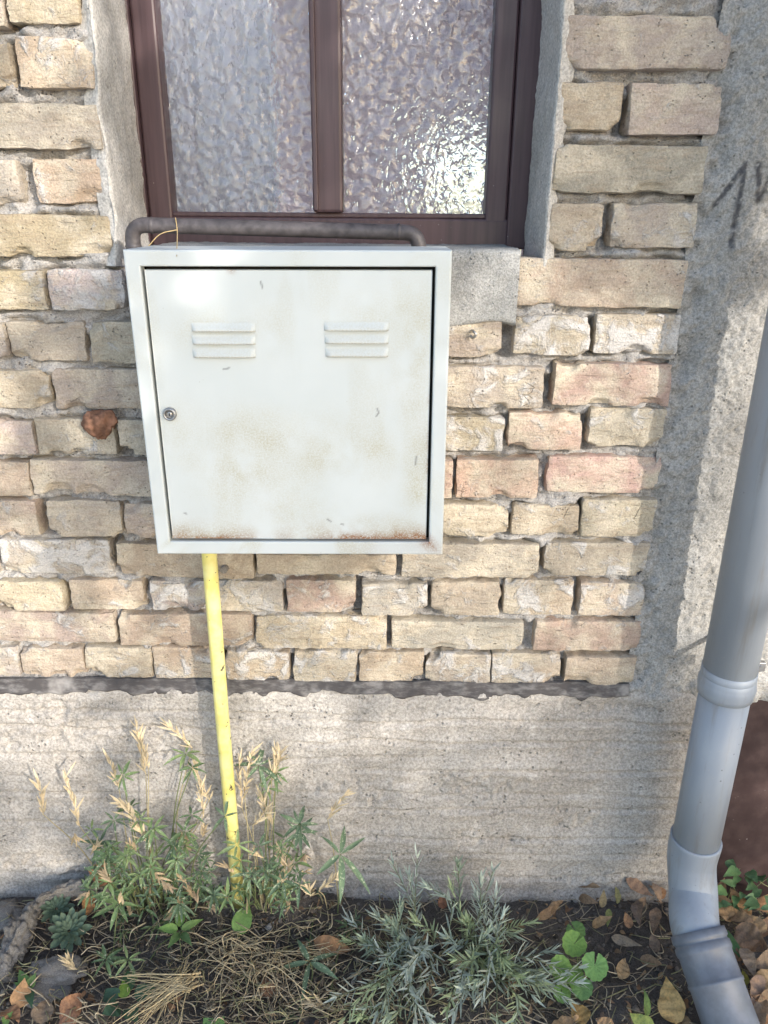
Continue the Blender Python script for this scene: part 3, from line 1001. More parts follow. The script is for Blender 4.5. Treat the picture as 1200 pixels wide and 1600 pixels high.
    for (a, c) in (((589, 640), (592, 646)), ((592, 646), (588, 652)), ((408, 440), (411, 450)), ((358, 575), (349, 577)), ((510, 812), (516, 816)), ((532, 820), (536, 821)), ((650, 715), (649, 728)), ((286, 801), (290, 803))):
        A = px(*a)[[0, 2]]; C = px(*c)[[0, 2]]
        dark = np.maximum(dark, sstep(.0016, .0004, seg_d(X, Z, A, C)) * .65)
    st = np.stack([np.clip(dust, 0, 1), np.clip(rust, 0, 1), dark, np.ones(X.shape)], -1).reshape(-1, 4)
    V = P.reshape(-1, 3); F = gridfaces(nx, nx).tolist()
    # folded rim
    loop = [i * nx for i in range(nx)] + [(nx - 1) * nx + k for k in range(1, nx)] + [i * nx + nx - 1 for i in range(nx - 2, -1, -1)] + [k for k in range(nx - 2, 0, -1)]
    base = len(V)
    back = V[loop].copy(); back[:, 1] += .014
    V = np.concatenate([V, back]); st = np.concatenate([st, st[loop]])
    for i in range(len(loop)):
        j = (i + 1) % len(loop)
        F.append([loop[i], loop[j], base + j, base + i])
    door = mk('door', T(V), F, M_BOX, CAB, origin=ctr, attrs={'stain': st})
    door.data.polygons.foreach_set('use_smooth', [True] * ((nx - 1) ** 2) + [False] * len(loop))
    # black sheet in place of shade, so that the gap reads dark, not see-through
    rbox('gap_shade_sheet', T(np.array([0, .030, 0])), (2 * (hw - .004), .004, 2 * (hh - .004)), M_BLACK, CAB, 0)
    # louvres: pressed hoods, open below
    for (x0, x1) in ((299, 400), (507, 608)):
        for (ya, yb) in ((503, 517.5), (522, 537.5), (542, 558)):
            a = px(x0 + (ya - 503) * .05, ya); c = px(x1 - (ya - 503) * .01, yb)
            w = c[0] - a[0]; h = a[2] - c[2]
            nu, nv = 24, 9
            U, Vv = np.meshgrid(np.linspace(0, 1, nu), np.linspace(0, 1, nv), indexing='ij')
            out = .0052 * sstep(0, 1, Vv) ** .9 * sstep(0, .035, U) * sstep(1, .965, U)
            Q = np.stack([a[0] + U * w, .0018 - out, a[2] - Vv * h], -1)
            # lip folds back under
            lip = Q[:, -1:, :].copy(); lip[..., 1] += .0012; lip[..., 2] -= .0006
            lip2 = lip.copy(); lip2[..., 1] = np.minimum(lip2[..., 1] + .003, .0024); lip2[..., 2] += .0006
            Q = np.concatenate([Q, lip, lip2], 1)
            s = np.zeros((Q.shape[0] * Q.shape[1], 4)); s[:, 3] = 1
            vv = np.concatenate([Vv, Vv[:, :1] * 0 + 1, Vv[:, :1] * 0 + 1], 1).ravel()
            s[:, 0] = .25 + .3 * sstep(.3, 1, vv) * (.5 + .5 * fbm(Q.reshape(-1, 3), 40, 3, 209)); s[:, 1] = .25 * sstep(.8, 1, vv)
            mk('louvre', T(Q), gridfaces(nu, nv + 2), M_BOX, door, attrs={'stain': s})
    # lock: ring, recess and barrel
    q = px(265, 646)
    lk = np.array([q[0], 0, q[2]])
    def lathe(name, prof, mat, par, ns=28):
        V = []; F = []
        for (r, y) in prof:
            for k in range(ns):
                an = 2 * math.pi * k / ns
                V.append(lk + np.array([r * math.cos(an), y, r * math.sin(an)]))
        for i in range(len(prof) - 1):
            for k in range(ns):
                k2 = (k + 1) % ns
                F.append([i * ns + k, i * ns + k2, (i + 1) * ns + k2, (i + 1) * ns + k])
        F.append([(len(prof) - 1) * ns + k for k in range(ns)])
        return mk(name, T(np.array(V)), F, mat, par, origin=T(lk))
    lock = lathe('lock', [(.0095, .0025), (.0095, -.001), (.0085, -.003), (.0065, -.0035), (.0058, -.002), (.0058, .0015), (.004, .0018), (.004, -.001), (.0034, -.0016), (.0001, -.0016)], M_STEEL, door)
    rbox('key_slot', T(lk + np.array([0, -.0018, 0])), (.0012, .001, .0042), M_BLACK, lock, 0)  # black bar stands in for the shade inside the slot
    # brackets that hold it off the wall
    for sx in (-1, 1):
        for sz in (-.75, .75):
            c = T(np.array([sx * (hw - .07), dep + .035, sz * hh]))
            rbox('bracket', c, (.03, .085, .006), M_STEEL, CAB, .001)
build_cabinet()

# ------------------------------------------------------------------ gas pipes
gy = -.055
def bent(pts, r, n=8):
    """polyline with rounded corners"""
    P = [Vector(p) for p in pts]
    out = [P[0]]
    for a, b, c in zip(P[:-2], P[1:-1], P[2:]):
        u = (a - b).normalized(); w = (c - b).normalized()
        s = b + u * r; e = b + w * r
        for i in range(n + 1):
            t = i / n
            out.append(s * (1 - t) ** 2 + b * 2 * t * (1 - t) + e * t * t)
    out.append(P[-1])
    return out
a, b = PY(205, 351, gy), PY(655, 364, gy)
GP = thing('bent_gas_pipe', (a.x, gy, 1.1), 'dark brown bent gas pipe running just above the meter cabinet', 'pipe')
path = bent([(a.x, .02, 1.12), (a.x, gy, 1.12), a, b, (b.x, gy, 1.14), (b.x, .02, 1.14)], .022)
tube('pipe', path, .0108, M_DARKPIPE, GP, 16)
for q, dv in ((a + Vector((.030, 0, -.001)), (1, 0, -.02)), (a + Vector((0, 0, -.030)), (0, 0, 1)), (b + Vector((-.030, 0, .001)), (1, 0, -.02)), (b + Vector((0, 0, -.026)), (0, 0, 1))):
    dv = Vector(dv).normalized()
    tube('weld_bead', [q - dv * .003, q, q + dv * .003], [.0108, .0121, .0108], M_DARKPIPE, GP, 16, False)
ytop, ybot = PY(327, 868, gy), PY(371, 1398, gy)
xm = (ytop.x + ybot.x) / 2
YP = tube('yellow_gas_pipe', bent([(xm + .002, gy, -.08), (xm - .001, gy, .5), (xm, gy, .95), (xm, -.10, .95)], .03) , .0128, M_YELLOW, None, 20, origin=(xm, gy, 0))
tag(YP, 'chipped yellow gas pipe rising from the weeds to the cabinet', 'pipe')

# ------------------------------------------------------------------ downpipe
def build_downpipe():
    py = -.12
    c1 = (PY(1053, 1290, py) + PY(1128, 1290, py)) / 2
    c0 = (PY(1098, 1055, py) + PY(1180, 1055, py)) / 2
    X = (c0.x + c1.x) / 2
    r = (PY(1180, 1055, py).x - PY(1098, 1055, py).x) / 2 * .97
    DP = thing('downpipe', (X, py, 0), 'grey plastic rainwater downpipe with elbow at the right edge', 'downpipe')
    zel = PY(1085, 1312, py).z
    zc = PY(1138, 1068, py).z
    tube('upper_pipe', [(X, py, zc - .01), (X, py, 2.4)], r, M_DOWN, DP, 48)
    tube('lower_pipe', [(X, py, zel - .03), (X, py, zc + .0)], r * .965, M_DOWN, DP, 48)
    # coupling bead
    z = zc
    prof = [(-.020, r * .967), (-.019, r * 1.04), (-.010, r * 1.05), (-.006, r * 1.075), (0, r * 1.085), (.006, r * 1.075), (.010, r * 1.04), (.018, r * 1.035), (.019, r * 1.002)]
    tube('coupling', [(X, py, z + q[0]) for q in prof], [q[1] for q in prof], M_DOWN, DP, 48, False)
    # bracket clip and screw
    br = tube('bracket', [(X, py, z + .022 + q) for q in (-.010, -.0095, .0095, .010)], [r * 1.001, r * 1.03, r * 1.03, r * 1.001], M_DOWN, DP, 48, False)
    zz = z + .022
    rbox('bracket_lug', (X + r + .016, py + .028, zz - .004), (.030, .010, .018), M_STEEL, DP, .002)
    sc = tube('bracket_screw', [(X + r + .018, py + .024, zz - .004), (X + r + .018, py + .018, zz - .004)], [.0075, .0065], M_STEEL, DP, 14)
    rbox('bracket_arm', (X + r * .6, py / 2 + .02, zz), (.008, -py - .02, .010), M_STEEL, DP, .002)
    # elbow: socket, bend, then a wider socket and pipe towards the viewer
    end = Vector(PZ(1143, 1605, .055)); J = Vector(PZ(1092, 1462, .135)); dj = (end - J).normalized()
    pts = [Vector((X, py, zel + .004)), Vector((X, py, zel - .05)), Vector((X + .003, py - .022, zel - .105)), J - dj * .02, J + dj * .02]
    sp = smoothpath(pts, 40)
    rr = [r * 1.06 - (r * .05) * sstep(0, .35, i / 39) for i in range(40)]
    tube('elbow', sp, rr, M_DOWN, DP, 48, False)
    tube('elbow_rim', [sp[0] + Vector((0, 0, q)) for q in (-.004, 0.0, .0015, .0015)], [r * 1.062, r * 1.062, r * 1.045, r * .97], M_DOWN, DP, 48, False)
    d = dj
    b0 = J - d * .004
    prof = [(.03, r * .9), (-.004, r * .98), (-.0035, r * 1.13), (.008, r * 1.16), (.011, r * 1.15), (.013, r * 1.085), (.016, r * 1.085), (.018, r * 1.15), (.028, r * 1.16), (.031, r * 1.14), (.033, r * 1.10), (.075, r * 1.10), (.076, r * 1.14), (.081, r * 1.14), (.083, r * 1.09), (.16, r * 1.09), (.32, r * 1.09)]
    tube('outlet_pipe', [b0 + d * q[0] for q in prof], [q[1] for q in prof], M_OUTLET, DP, 48)
build_downpipe()

# ------------------------------------------------------------------ street tree that dapples the wall (stands behind the viewer)
def build_tree():
    r = np.random.default_rng(77)
    S = np.array(SUN)
    TR = thing('street_tree', (4.5, -3.9, 0), 'leafy street tree across from the wall, casting the dappled shade', 'tree')
    discs = [  # photo pixel, radius m, cover
        (1010, 60, .20, .97), (1120, 180, .17, .95), (930, 230, .17, .95), (990, 340, .13, .9), (1130, 20, .2, .95), (1180, 330, .12, .97), (1100, 380, .08, .95), (1060, 230, .12, .95),
        (420, 60, .22, .85), (640, 80, .22, .9), (560, 250, .16, .85), (330, 220, .14, .7), (740, 250, .12, .6), (760, 440, .06, .7),
        (560, 560, .17, .96), (600, 760, .17, .985), (420, 760, .17, .985), (520, 830, .12, .95), (400, 620, .12, .93), (300, 800, .1, .9), (480, 450, .10, .95), (620, 450, .11, .97), (560, 420, .08, .9), (350, 560, .07, .85),
        (120, 560, .11, .8), (140, 680, .12, .85), (100, 790, .13, .8), (60, 470, .06, .5),
        (150, 960, .15, .3), (60, 200, .1, .3), (900, 1000, .14, .2), (600, 1150, .1, .3), (200, 1150, .12, .3), (950, 1130, .12, .8),
        (0, 1300, .16, .8), (180, 1300, .15, .7), (330, 1345, .12, .6), (520, 1290, .17, .8), (700, 1270, .17, .85), (880, 1220, .18, .95), (1030, 1200, .18, .985), (640, 1360, .13, .8), (850, 1340, .16, .95), (1040, 1340, .16, .97), (980, 1120, .10, .95), (1060, 1100, .10, .95), (200, 1380, .12, .7),
        (800, 560, .16, -.30), (880, 700, .18, -.30), (800, 880, .18, -.30), (560, 960, .18, -.3), (250, 1000, .18, -.3), (950, 940, .15, -.3), (60, 250, .2, -.25), (120, 100, .2, -.25), (400, 1130, .25, -.45), (800, 1130, .25, -.5), (1120, 700, .15, -.25), (60, 1480, .2, .85), (250, 1480, .2, .85), (450, 1500, .2, .9), (650, 1480, .2, .85), (820, 1500, .2, .85), (980, 1500, .2, .93), (1130, 1500, .2, .93), (1230, 1400, .15, .9), (1180, 1150, .10, .85), (1150, 1300, .10, .85)]
    V = []; F = []; centers = []
    for (x, y, rad, cov) in discs:
        c = np.array(PY(x, y, 0)) if y < 1395 else np.array(PZ(x, y, 0))
        if 210 < x < 700 and 390 < y < 870: c = np.array(PY(x, y, BY))
        L, Wd = .085, .055
        far = cov < 0 or y > 1150
        if cov < 0: cov = -cov; L, Wd = .05, .035  # negative cover: thin leaf veil added to soften sun on lit areas
        n = int(-math.log(1 - cov) * math.pi * rad * rad * .72 / (L * Wd * .42))
        tc = r.uniform(6.5, 9.5) if far else r.uniform(3.9, 5.4)
        centers.append(c + S * tc)
        for k in range(n):
            a, q = r.uniform(0, 2 * math.pi), rad * math.sqrt(r.random())
            if y < 1395: o = np.array([math.cos(a) * q, 0, math.sin(a) * q])
            else: o = np.array([math.cos(a) * q * 1.3, math.sin(a) * q, 0])
            p = c + o + S * (tc + r.normal(0, 1.0 if far else .25))
            nr = S + r.normal(0, .55, 3); nr /= np.linalg.norm(nr)
            u = np.cross(nr, r.normal(0, 1, 3)); u /= np.linalg.norm(u); w = np.cross(nr, u)
            b = len(V); sc = r.uniform(.7, 1.2)
            V += [p - u * L * sc / 2, p + w * Wd * sc / 2 + nr * .008, p + u * L * sc / 2, p - w * Wd * sc / 2 + nr * .008]
            F += [[b, b + 1, b + 2], [b, b + 2, b + 3]]
    # the rest of the crown, away from the picture's sunbeams
    for k in range(2600):
        p = np.array([4.6, -4.0, 4.3]) + r.normal(0, 1, 3) * np.array([.8, .9, .7])
        q = p - S * (p[1] / S[1])
        if -1.0 < q[0] < 1.0 and -.4 < q[2] < 2.0: continue
        nr = r.normal(0, 1, 3); nr /= np.linalg.norm(nr)
        u = np.cross(nr, r.normal(0, 1, 3)); u /= np.linalg.norm(u); w = np.cross(nr, u)
        b = len(V)
        V += [p - u * .05, p + w * .03 + nr * .008, p + u * .05, p - w * .03 + nr * .008]
        F += [[b, b + 1, b + 2], [b, b + 2, b + 3]]
    mk('crown', V, F, M_LEAFT, TR, origin=(4.5, -3.9, 3), smooth=False, attrs={'tint': np.tile([.10, .16, .045, 1], (len(V), 1))})
    tube('trunk', smoothpath([(4.5, -3.9, -.1), (4.45, -3.9, 1.2), (4.55, -3.95, 2.6), (4.5, -3.9, 4.4)], 20), list(np.linspace(.13, .05, 20)), M_BARK, TR, 14)
    for k in range(9):
        c = Vector((4.7 + r.uniform(-.2, 1.3), -4.0 + r.uniform(-1.2, .6), 4.2 + r.uniform(-.5, 1.0)))
        st = Vector((4.5, -3.9, r.uniform(2.4, 4.0)))
        tube('limb', smoothpath([st, (st + c) / 2 + Vector((0, 0, .15)), c], 10), list(np.linspace(.03, .006, 10)), M_BARK, TR, 8)
build_tree()

# ------------------------------------------------------------------ plants
def leafgrid(base, tip, width, nrm, prof, fold=.25, curl=.1, n=9, m=5, wave=0.0, twist=0.0, seed=0, tipcurl=0.0):
    base, tip, nrm = np.array(base, float), np.array(tip, float), np.array(nrm, float)
    ax = tip - base; L = np.linalg.norm(ax); a = ax / L
    nrm = nrm - a * (nrm @ a); nrm /= np.linalg.norm(nrm) + 1e-9
    sd = np.cross(a, nrm)
    t = np.linspace(0, 1, n); s = np.linspace(-1, 1, m)
    T, S = np.meshgrid(t, s, indexing='ij')
    w = width / 2 * np.array([prof(q) for q in t])[:, None]
    tw = twist * (T - .3)
    arch = curl * L * 4 * T * (1 - T) + tipcurl * L * T ** 3
    wv = wave * width * np.sin(T * 17 + seed) * np.abs(S) * np.sign(S + .2) + wave * width * .7 * np.sin(T * 29 + seed * 2.3 + S)
    off_s = S * w * np.cos(tw); off_n = arch + fold * np.abs(S) * w + S * w * np.sin(tw) + wv
    P = base + T[..., None] * ax + off_s[..., None] * sd + off_n[..., None] * nrm
    return P.reshape(-1, 3), gridfaces(n, m).tolist()
lance = lambda t: max(.05, math.sin(math.pi * min(1, t ** .75)) ** .8)
linear = lambda t: max(.08, min(1, t * 8) * (1 - t ** 4))
ovate = lambda t: max(.04, math.sin(math.pi * t ** .62))
petiole = lambda t: .10 if t < .28 else max(.05, math.sin(math.pi * ((t - .28) / .72) ** .7))
CAMV = np.array(CAMLOC)
def toward_cam(p): 
    d = CAMV - np.array(p); return d / np.linalg.norm(d)
def jit(s): return np.array([rnd.uniform(-s, s) for _ in range(3)])
def ground(x, y):
    p = PZ(x, y, 0); z = float(mound(np.array(p.x), np.array(p.y)))
    p = PZ(x, y, z)
    return np.array(p)

# ---- lavender
LAV = [(.42, .49, .43), (.49, .55, .50), (.38, .46, .35), (.40, .48, .29)]
def sprig(base, tip, parent, n=13, ll=.034, bend=.03):
    B = Bag()
    base, tip = np.array(base), np.array(tip)
    mid = (base + tip) / 2 + jit(bend)
    path = smoothpath([base, mid, tip], 12)
    V, F = tubeverts(path, list(np.linspace(.0014, .0008, 12)), 5, False)
    B.add(V, F, (.22, .25, .16))
    col = rnd.choice(LAV)
    L = np.linalg.norm(tip - base)
    for k in range(n):
        u = .22 + .78 * (k / (n - 1)) ** .85
        i = min(10, int(u * 11)); f = u * 11 - i
        p = np.array(path[i].lerp(path[i + 1], f))
        t = np.array((path[i + 1] - path[i]).normalized())
        a0 = rnd.uniform(0, math.pi)
        o1 = np.cross(t, [.3, .9, .2]); o1 /= np.linalg.norm(o1); o2 = np.cross(t, o1)
        for q in range(2 if u < .93 else 4):
            an = a0 + math.pi * q * (1 if u < .93 else .5) + rnd.uniform(-.3, .3)
            out = o1 * math.cos(an) + o2 * math.sin(an)
            up = rnd.uniform(.75, 1.5) if u < .85 else rnd.uniform(1.6, 3.0)
            d = out + t * up + np.array([0, 0, rnd.uniform(-.25, .1)]); d /= np.linalg.norm(d)
            le = ll * rnd.uniform(.65, 1.2) * (1.05 - .25 * u)
            V, F = leafgrid(p, p + d * le, rnd.uniform(.0032, .0048), t - out * .4 + jit(.2), linear, .35, rnd.uniform(-.10, .05), 6, 3)
            c = np.array(col) * rnd.uniform(.8, 1.18)
            B.add(V, F, c)
    return B.build('sprig', M_LEAFT, parent, origin=base)

def lavender(name, root_px, tips, label, extra=0, box=None):
    roots = [ground(*q) for q in root_px]
    T = thing(name, roots[0], label, 'plant', 'lavender plants along the wall')
    for (x, y, Yd) in tips:
        tip = np.array(PY(x, y, Yd))
        b = min(roots, key=lambda q: np.linalg.norm(q - tip)) + np.array([rnd.uniform(-.03, .03), rnd.uniform(-.02, .02), 0])
        # keep the sprig at a natural length
        if np.linalg.norm(tip - b) > .2: b = tip + (b - tip) / np.linalg.norm(tip - b) * .2
        sprig(b, tip, T, n=rnd.randint(10, 15))
    for k in range(extra):
        x, y = rnd.uniform(box[0], box[2]), rnd.uniform(box[1], box[3])
        g = ground(x, y + 40)
        tip = g + np.array([rnd.uniform(-.05, .05), rnd.uniform(-.05, .03), rnd.uniform(.03, .075)])
        b = min(roots, key=lambda q: np.linalg.norm(q - tip)) + jit(.02)
        b = tip + (b - tip) / max(1e-6, np.linalg.norm(tip - b)) * min(.14, np.linalg.norm(tip - b) + .05)
        b[2] = max(b[2], 0)
        sprig(b, tip, T, n=rnd.randint(7, 11))
    return T
lavender('lavender_plant', [(650, 1500), (690, 1480)],
         [(652, 1342, -.10), (640, 1372, -.11), (615, 1352, -.09), (668, 1385, -.12), (625, 1420, -.14), (650, 1440, -.16), (590, 1432, -.14), (547, 1437, -.12), (570, 1470, -.17), (605, 1440, -.17),
          (545, 1470, -.15), (600, 1500, -.22), (640, 1520, -.24), (560, 1520, -.2)], 'grey-green lavender with one tall leafy sprig, right of the broad dry leaf', 18, (545, 1470, 700, 1600))
lavender('lavender_plant', [(740, 1490), (770, 1500)],
         [(716, 1352, -.09), (705, 1385, -.10), (770, 1362, -.09), (752, 1378, -.11), (775, 1400, -.13), (745, 1400, -.12), (785, 1430, -.15), (730, 1440, -.15), (760, 1460, -.18), (700, 1465, -.18),
          (800, 1460, -.15), (785, 1500, -.22), (715, 1500, -.22), (828, 1442, -.12), (858, 1487, -.17), (850, 1515, -.2)], 'spreading silver-green lavender beside the round scalloped leaves', 26, (700, 1480, 880, 1600))

# ---- palmate weed
GREENS = [(.13, .20, .10), (.17, .25, .11), (.12, .18, .11), (.20, .27, .12)]
def whorl(c, rad, parent, nl=None, facing=None, col=None, name='leaf', width=.18, droop=.45):
    B = Bag()
    c = np.array(c)
    f = toward_cam(c) * .55 + np.array([0, 0, .6]) + jit(.35) if facing is None else np.array(facing)
    f /= np.linalg.norm(f)
    o1 = np.cross(f, [0.2, .1, 1]); o1 /= np.linalg.norm(o1); o2 = np.cross(f, o1)
    nl = nl or rnd.randint(5, 8)
    a0 = rnd.uniform(0, 6.28)
    col = col or rnd.choice(GREENS)
    for k in range(nl):
        an = a0 + k * 6.283 / nl + rnd.uniform(-.25, .25)
        out = o1 * math.cos(an) + o2 * math.sin(an)
        L = rad * rnd.uniform(.65, 1.08)
        tip = c + out * L + f * rnd.uniform(-.1, .3) * L - np.array([0, 0, rnd.uniform(0, droop) * L])
        V, F = leafgrid(c + out * .002, tip, L * rnd.uniform(width * .8, width * 1.2), f, lance, .35, rnd.uniform(.02, .14), 9, 5, .03, seed=k)
        B.add(V, F, np.array(col) * rnd.uniform(.8, 1.25))
    return B.build(name, M_FLECK, parent, origin=c)

SEED = (.60, .50, .34)
def seedhead(base, tip, parent, n=12, ll=.030, col=SEED):
    B = Bag()
    base, tip = np.array(base), np.array(tip)
    ax = tip - base; L = np.linalg.norm(ax); a = ax / L
    V, F = tubeverts([base, base + ax * .5 + jit(.002), tip], [.0011, .0009, .0005], 5, False)
    B.add(V, F, col)
    for k in range(n):
        u = k / n
        out = np.cross(a, jit(1)); out /= np.linalg.norm(out) + 1e-6
        out[1] *= .6
        p = base + ax * u * .9
        l = ll * rnd.uniform(.5, 1.25)
        tp = p + (a * rnd.uniform(.7, 1.1) + out * rnd.uniform(.15, .8)) * l
        V, F = leafgrid(p, tp, rnd.uniform(.0028, .0052), toward_cam(p) + jit(.5), lance, .4, rnd.uniform(-.1, .1), 5, 3)
        B.add(V, F, np.array(col) * rnd.uniform(.75, 1.2))
    return B.build('seed_head', M_STRAW, parent, origin=base)

def stalk(path, r, parent, col=(.30, .27, .15), name='stem'):
    V, F = tubeverts(smoothpath(path, 14), list(np.linspace(r, r * .6, 14)), 6, False)
    B = Bag(); B.add(V, F, col)
    return B.build(name, M_STRAW, parent, origin=path[0])

def weed(name, root_px, leaves, heads, label, extra=0, box=None, grp='flecked weeds at the wall foot'):
    root = ground(*root_px)
    T = thing(name, root, label, 'plant', grp)
    def st(top, r=.0016, col=(.17, .20, .09)):
        b = root + np.array([(top[0] - root[0]) * .45 + rnd.uniform(-.02, .02), rnd.uniform(-.02, .02), 0])
        m = b * .45 + np.array(top) * .55 + np.array([(root[0] - top[0]) * .10, 0, .01]) + jit(.006)
        stalk([b, m, top], r, T, col)
    for (x, y, rp, Yd) in leaves:
        c = np.array(PY(x, y, Yd)); k = rp / 1200 * 1.28
        whorl(c, k, T); st(c)
    for (x, y, x2, y2, Yd) in heads:
        b, t = np.array(PY(x, y, Yd)), np.array(PY(x2, y2, Yd - .004))
        seedhead(b, t, T, rnd.randint(14, 22)); st(b, .0015, (.42, .36, .22))
    for k in range(extra):
        x, y = rnd.uniform(box[0], box[2]), rnd.triangular(box[1], box[3], box[3] * .6 + box[1] * .4)
        Yd = -.02 - .10 * rnd.random() - .05 * (y - box[1]) / (box[3] - box[1])
        c = np.array(PY(x, y, Yd))
        if c[2] < .015: c[2] = .02
        whorl(c, rnd.uniform(.022, .042), T)
        if k % 2 == 0: st(c)
        if k % 3 == 0:
            q = c + jit(.03); q[2] = max(q[2], .02)
            seedhead(q, q + np.array([rnd.uniform(-.02, .02), rnd.uniform(-.01, .01), rnd.uniform(.012, .03) * rnd.choice([1, 1, -.6])]), T, rnd.randint(6, 11), .022, rnd.choice([(.50, .40, .26), (.40, .31, .2), (.45, .35, .24)]))
    return T
weed('flecked_weed', (230, 1420),
     [(192, 1212, 32, -.05), (203, 1262, 36, -.06), (178, 1282, 34, -.08), (232, 1300, 36, -.08), (290, 1178, 40, -.04), (300, 1200, 30, -.05), (165, 1330, 30, -.1)],
     [(67, 1272, 62, 1218, -.05), (124, 1290, 100, 1200, -.05), (186, 1232, 168, 1180, -.05), (228, 1210, 210, 1118, -.04), (232, 1200, 214, 1140, -.045), (300, 1168, 258, 1128, -.03), (215, 1272, 180, 1250, -.07), (232, 1315, 196, 1262, -.08),
      (318, 1275, 312, 1218, -.05), (327, 1250, 300, 1185, -.04)],
     'tall flecked weed with dry seed heads, left of the yellow pipe', 60, (140, 1265, 360, 1440))
weed('flecked_weed', (410, 1415),
     [(404, 1196, 46, -.03), (432, 1206, 36, -.03), (418, 1232, 30, -.04), (468, 1288, 46, -.05), (440, 1330, 32, -.08)],
     [(378, 1262, 372, 1176, -.03), (382, 1240, 395, 1165, -.03), (430, 1232, 432, 1160, -.03), (425, 1215, 440, 1170, -.03), (425, 1290, 405, 1235, -.05), (395, 1290, 420, 1262, -.06), (445, 1355, 438, 1330, -.08)],
     'tall flecked weed with dry heads, right of the yellow pipe', 32, (365, 1280, 470, 1430))
T_ = weed('flecked_weed', (520, 1420), [(532, 1335, 72, -.09)], [(512, 1260 + 20, 545, 1232, -.06), (498, 1392, 535, 1365, -.10), (485, 1400, 480, 1385, -.1)],
     'single broad star-shaped leaf on a dry stalk against the plinth', 0, None)
weed('flecked_weed', (490, 1560), [(484, 1503, 62, -.2), (545, 1590, 40, -.25), (470, 1590, 36, -.27)], [(530, 1580, 480, 1565, -.26)], 'low flecked weed with long leaves in front of the lavender', 4, (450, 1560, 560, 1600))
weed('flecked_weed', (180, 1490), [(186, 1412, 52, -.13), (165, 1500, 40, -.2), (200, 1500, 36, -.2)], [(120, 1515, 105, 1500, -.2)], 'low flecked weed sprawling beside the houseleeks', 7, (140, 1470, 300, 1520))

# ---- houseleeks
def houseleek(px, rad, label):
    c = ground(*px) + np.array([0, 0, .035])
    T = thing('houseleek', c, label, 'succulent', 'houseleeks in the hollow log')
    f = toward_cam(c) * .7 + np.array([0, 0, .5]); f /= np.linalg.norm(f)
    o1 = np.cross(f, [0, 0, 1.0]); o1 /= np.linalg.norm(o1); o2 = np.cross(f, o1)
    n = 34
    for k in range(n):
        u = (k / n)
        an = k * 2.39996
        out = o1 * math.cos(an) + o2 * math.sin(an)
        L = rad * (.22 + .85 * u ** .8)
        lift = 1.2 * (1 - u) ** 1.3 + .12
        d = out + f * lift; d /= np.linalg.norm(d)
        b = c + out * .003 + f * .004 * (1 - u)
        V, F = leafgrid(b, b + d * L, L * .42, f - out * .4, lambda t: max(.05, (math.sin(math.pi * min(1, t ** 1.25)) ** .6) * (.5 + .5 * t)), .5, -.08, 8, 5)
        V2 = V - np.array(f) * .0022
        nn = len(V)
        F2 = [[i + nn for i in q[::-1]] for q in F]
        o = mk('leaf', np.concatenate([V, V2]), F + F2, M_LEAF, T, origin=b)
        o.color = (*(np.array((.15, .215, .15)) * rnd.uniform(.85, 1.2)), 1)
houseleek((92, 1440), .034, 'upper left grey-green houseleek rosette inside the hollow log')
houseleek((112, 1475), .042, 'lower right larger houseleek rosette inside the hollow log')

# ---- hollow weathered log rim
def build_log():
    pts = [(2, 1530, .0), (18, 1490, .018), (40, 1444, .035), (66, 1408, .05), (108, 1392, .055), (150, 1394, .05), (190, 1404, .03), (222, 1412, .008)]
    N_, K_ = 150, 40
    path = smoothpath([np.array(PZ(x, y, z)) for x, y, z in pts], N_)
    rad = [.021 + .005 * math.sin(i * .07) - .009 * (i / N_) for i in range(N_)]
    V, F = tubeverts(path, rad, K_)
    V = np.array(V)
    ctr = np.repeat(np.array([p[:] for p in path]), K_, 0)
    d = V - ctr
    lon = np.repeat(np.arange(N_), K_) * .0022; ang = np.tile(np.arange(K_), N_) * 2 * math.pi / K_
    cyl = np.stack([np.cos(ang) * .03, np.sin(ang) * .03, lon * .35], -1)
    n = fbm(V, 24, 4, 301) * .55 - 1.0 * np.abs(fbm(cyl, 90, 3, 303)) + .5 * fbm(V, 110, 3, 302) + .25
    # splits across the rim
    for q in (.09, .16, .235, .29):
        n -= .35 * np.exp(-((lon + .01 * fbm(V, 40, 2, 305) - q) / .0025) ** 2)
    V = ctr + d * (1 + n)[:, None] * np.array([.8, .6, 1.25])
    o = mk('hollow_log', V, [list(f) for f in F], M_STONE)
    tag(o, 'curved weathered grey log rim around the houseleeks', 'log')
    # lump lying in front
    c = np.array(PZ(95, 1516, .012)); 
    o = lump('grey_stone', c, .05, M_STONE, None, 14, (1.0, .55, .38)); tag(o, 'pale pitted stone lying below the houseleeks', 'stone')
    c = np.array(PZ(6, 1432, .0)); o = lump('grey_stone', c, .045, M_STONE, None, 23, (1, .8, .5)); tag(o, 'flat grey stone at the left edge behind the log', 'stone')
    c = np.array(PZ(62, 1545, .0)); o = lump('bark_piece', c, .045, M_STONE, None, 31, (1.1, .7, .22)); tag(o, 'dark flat bark piece below the pale stone', 'bark')
build_log()

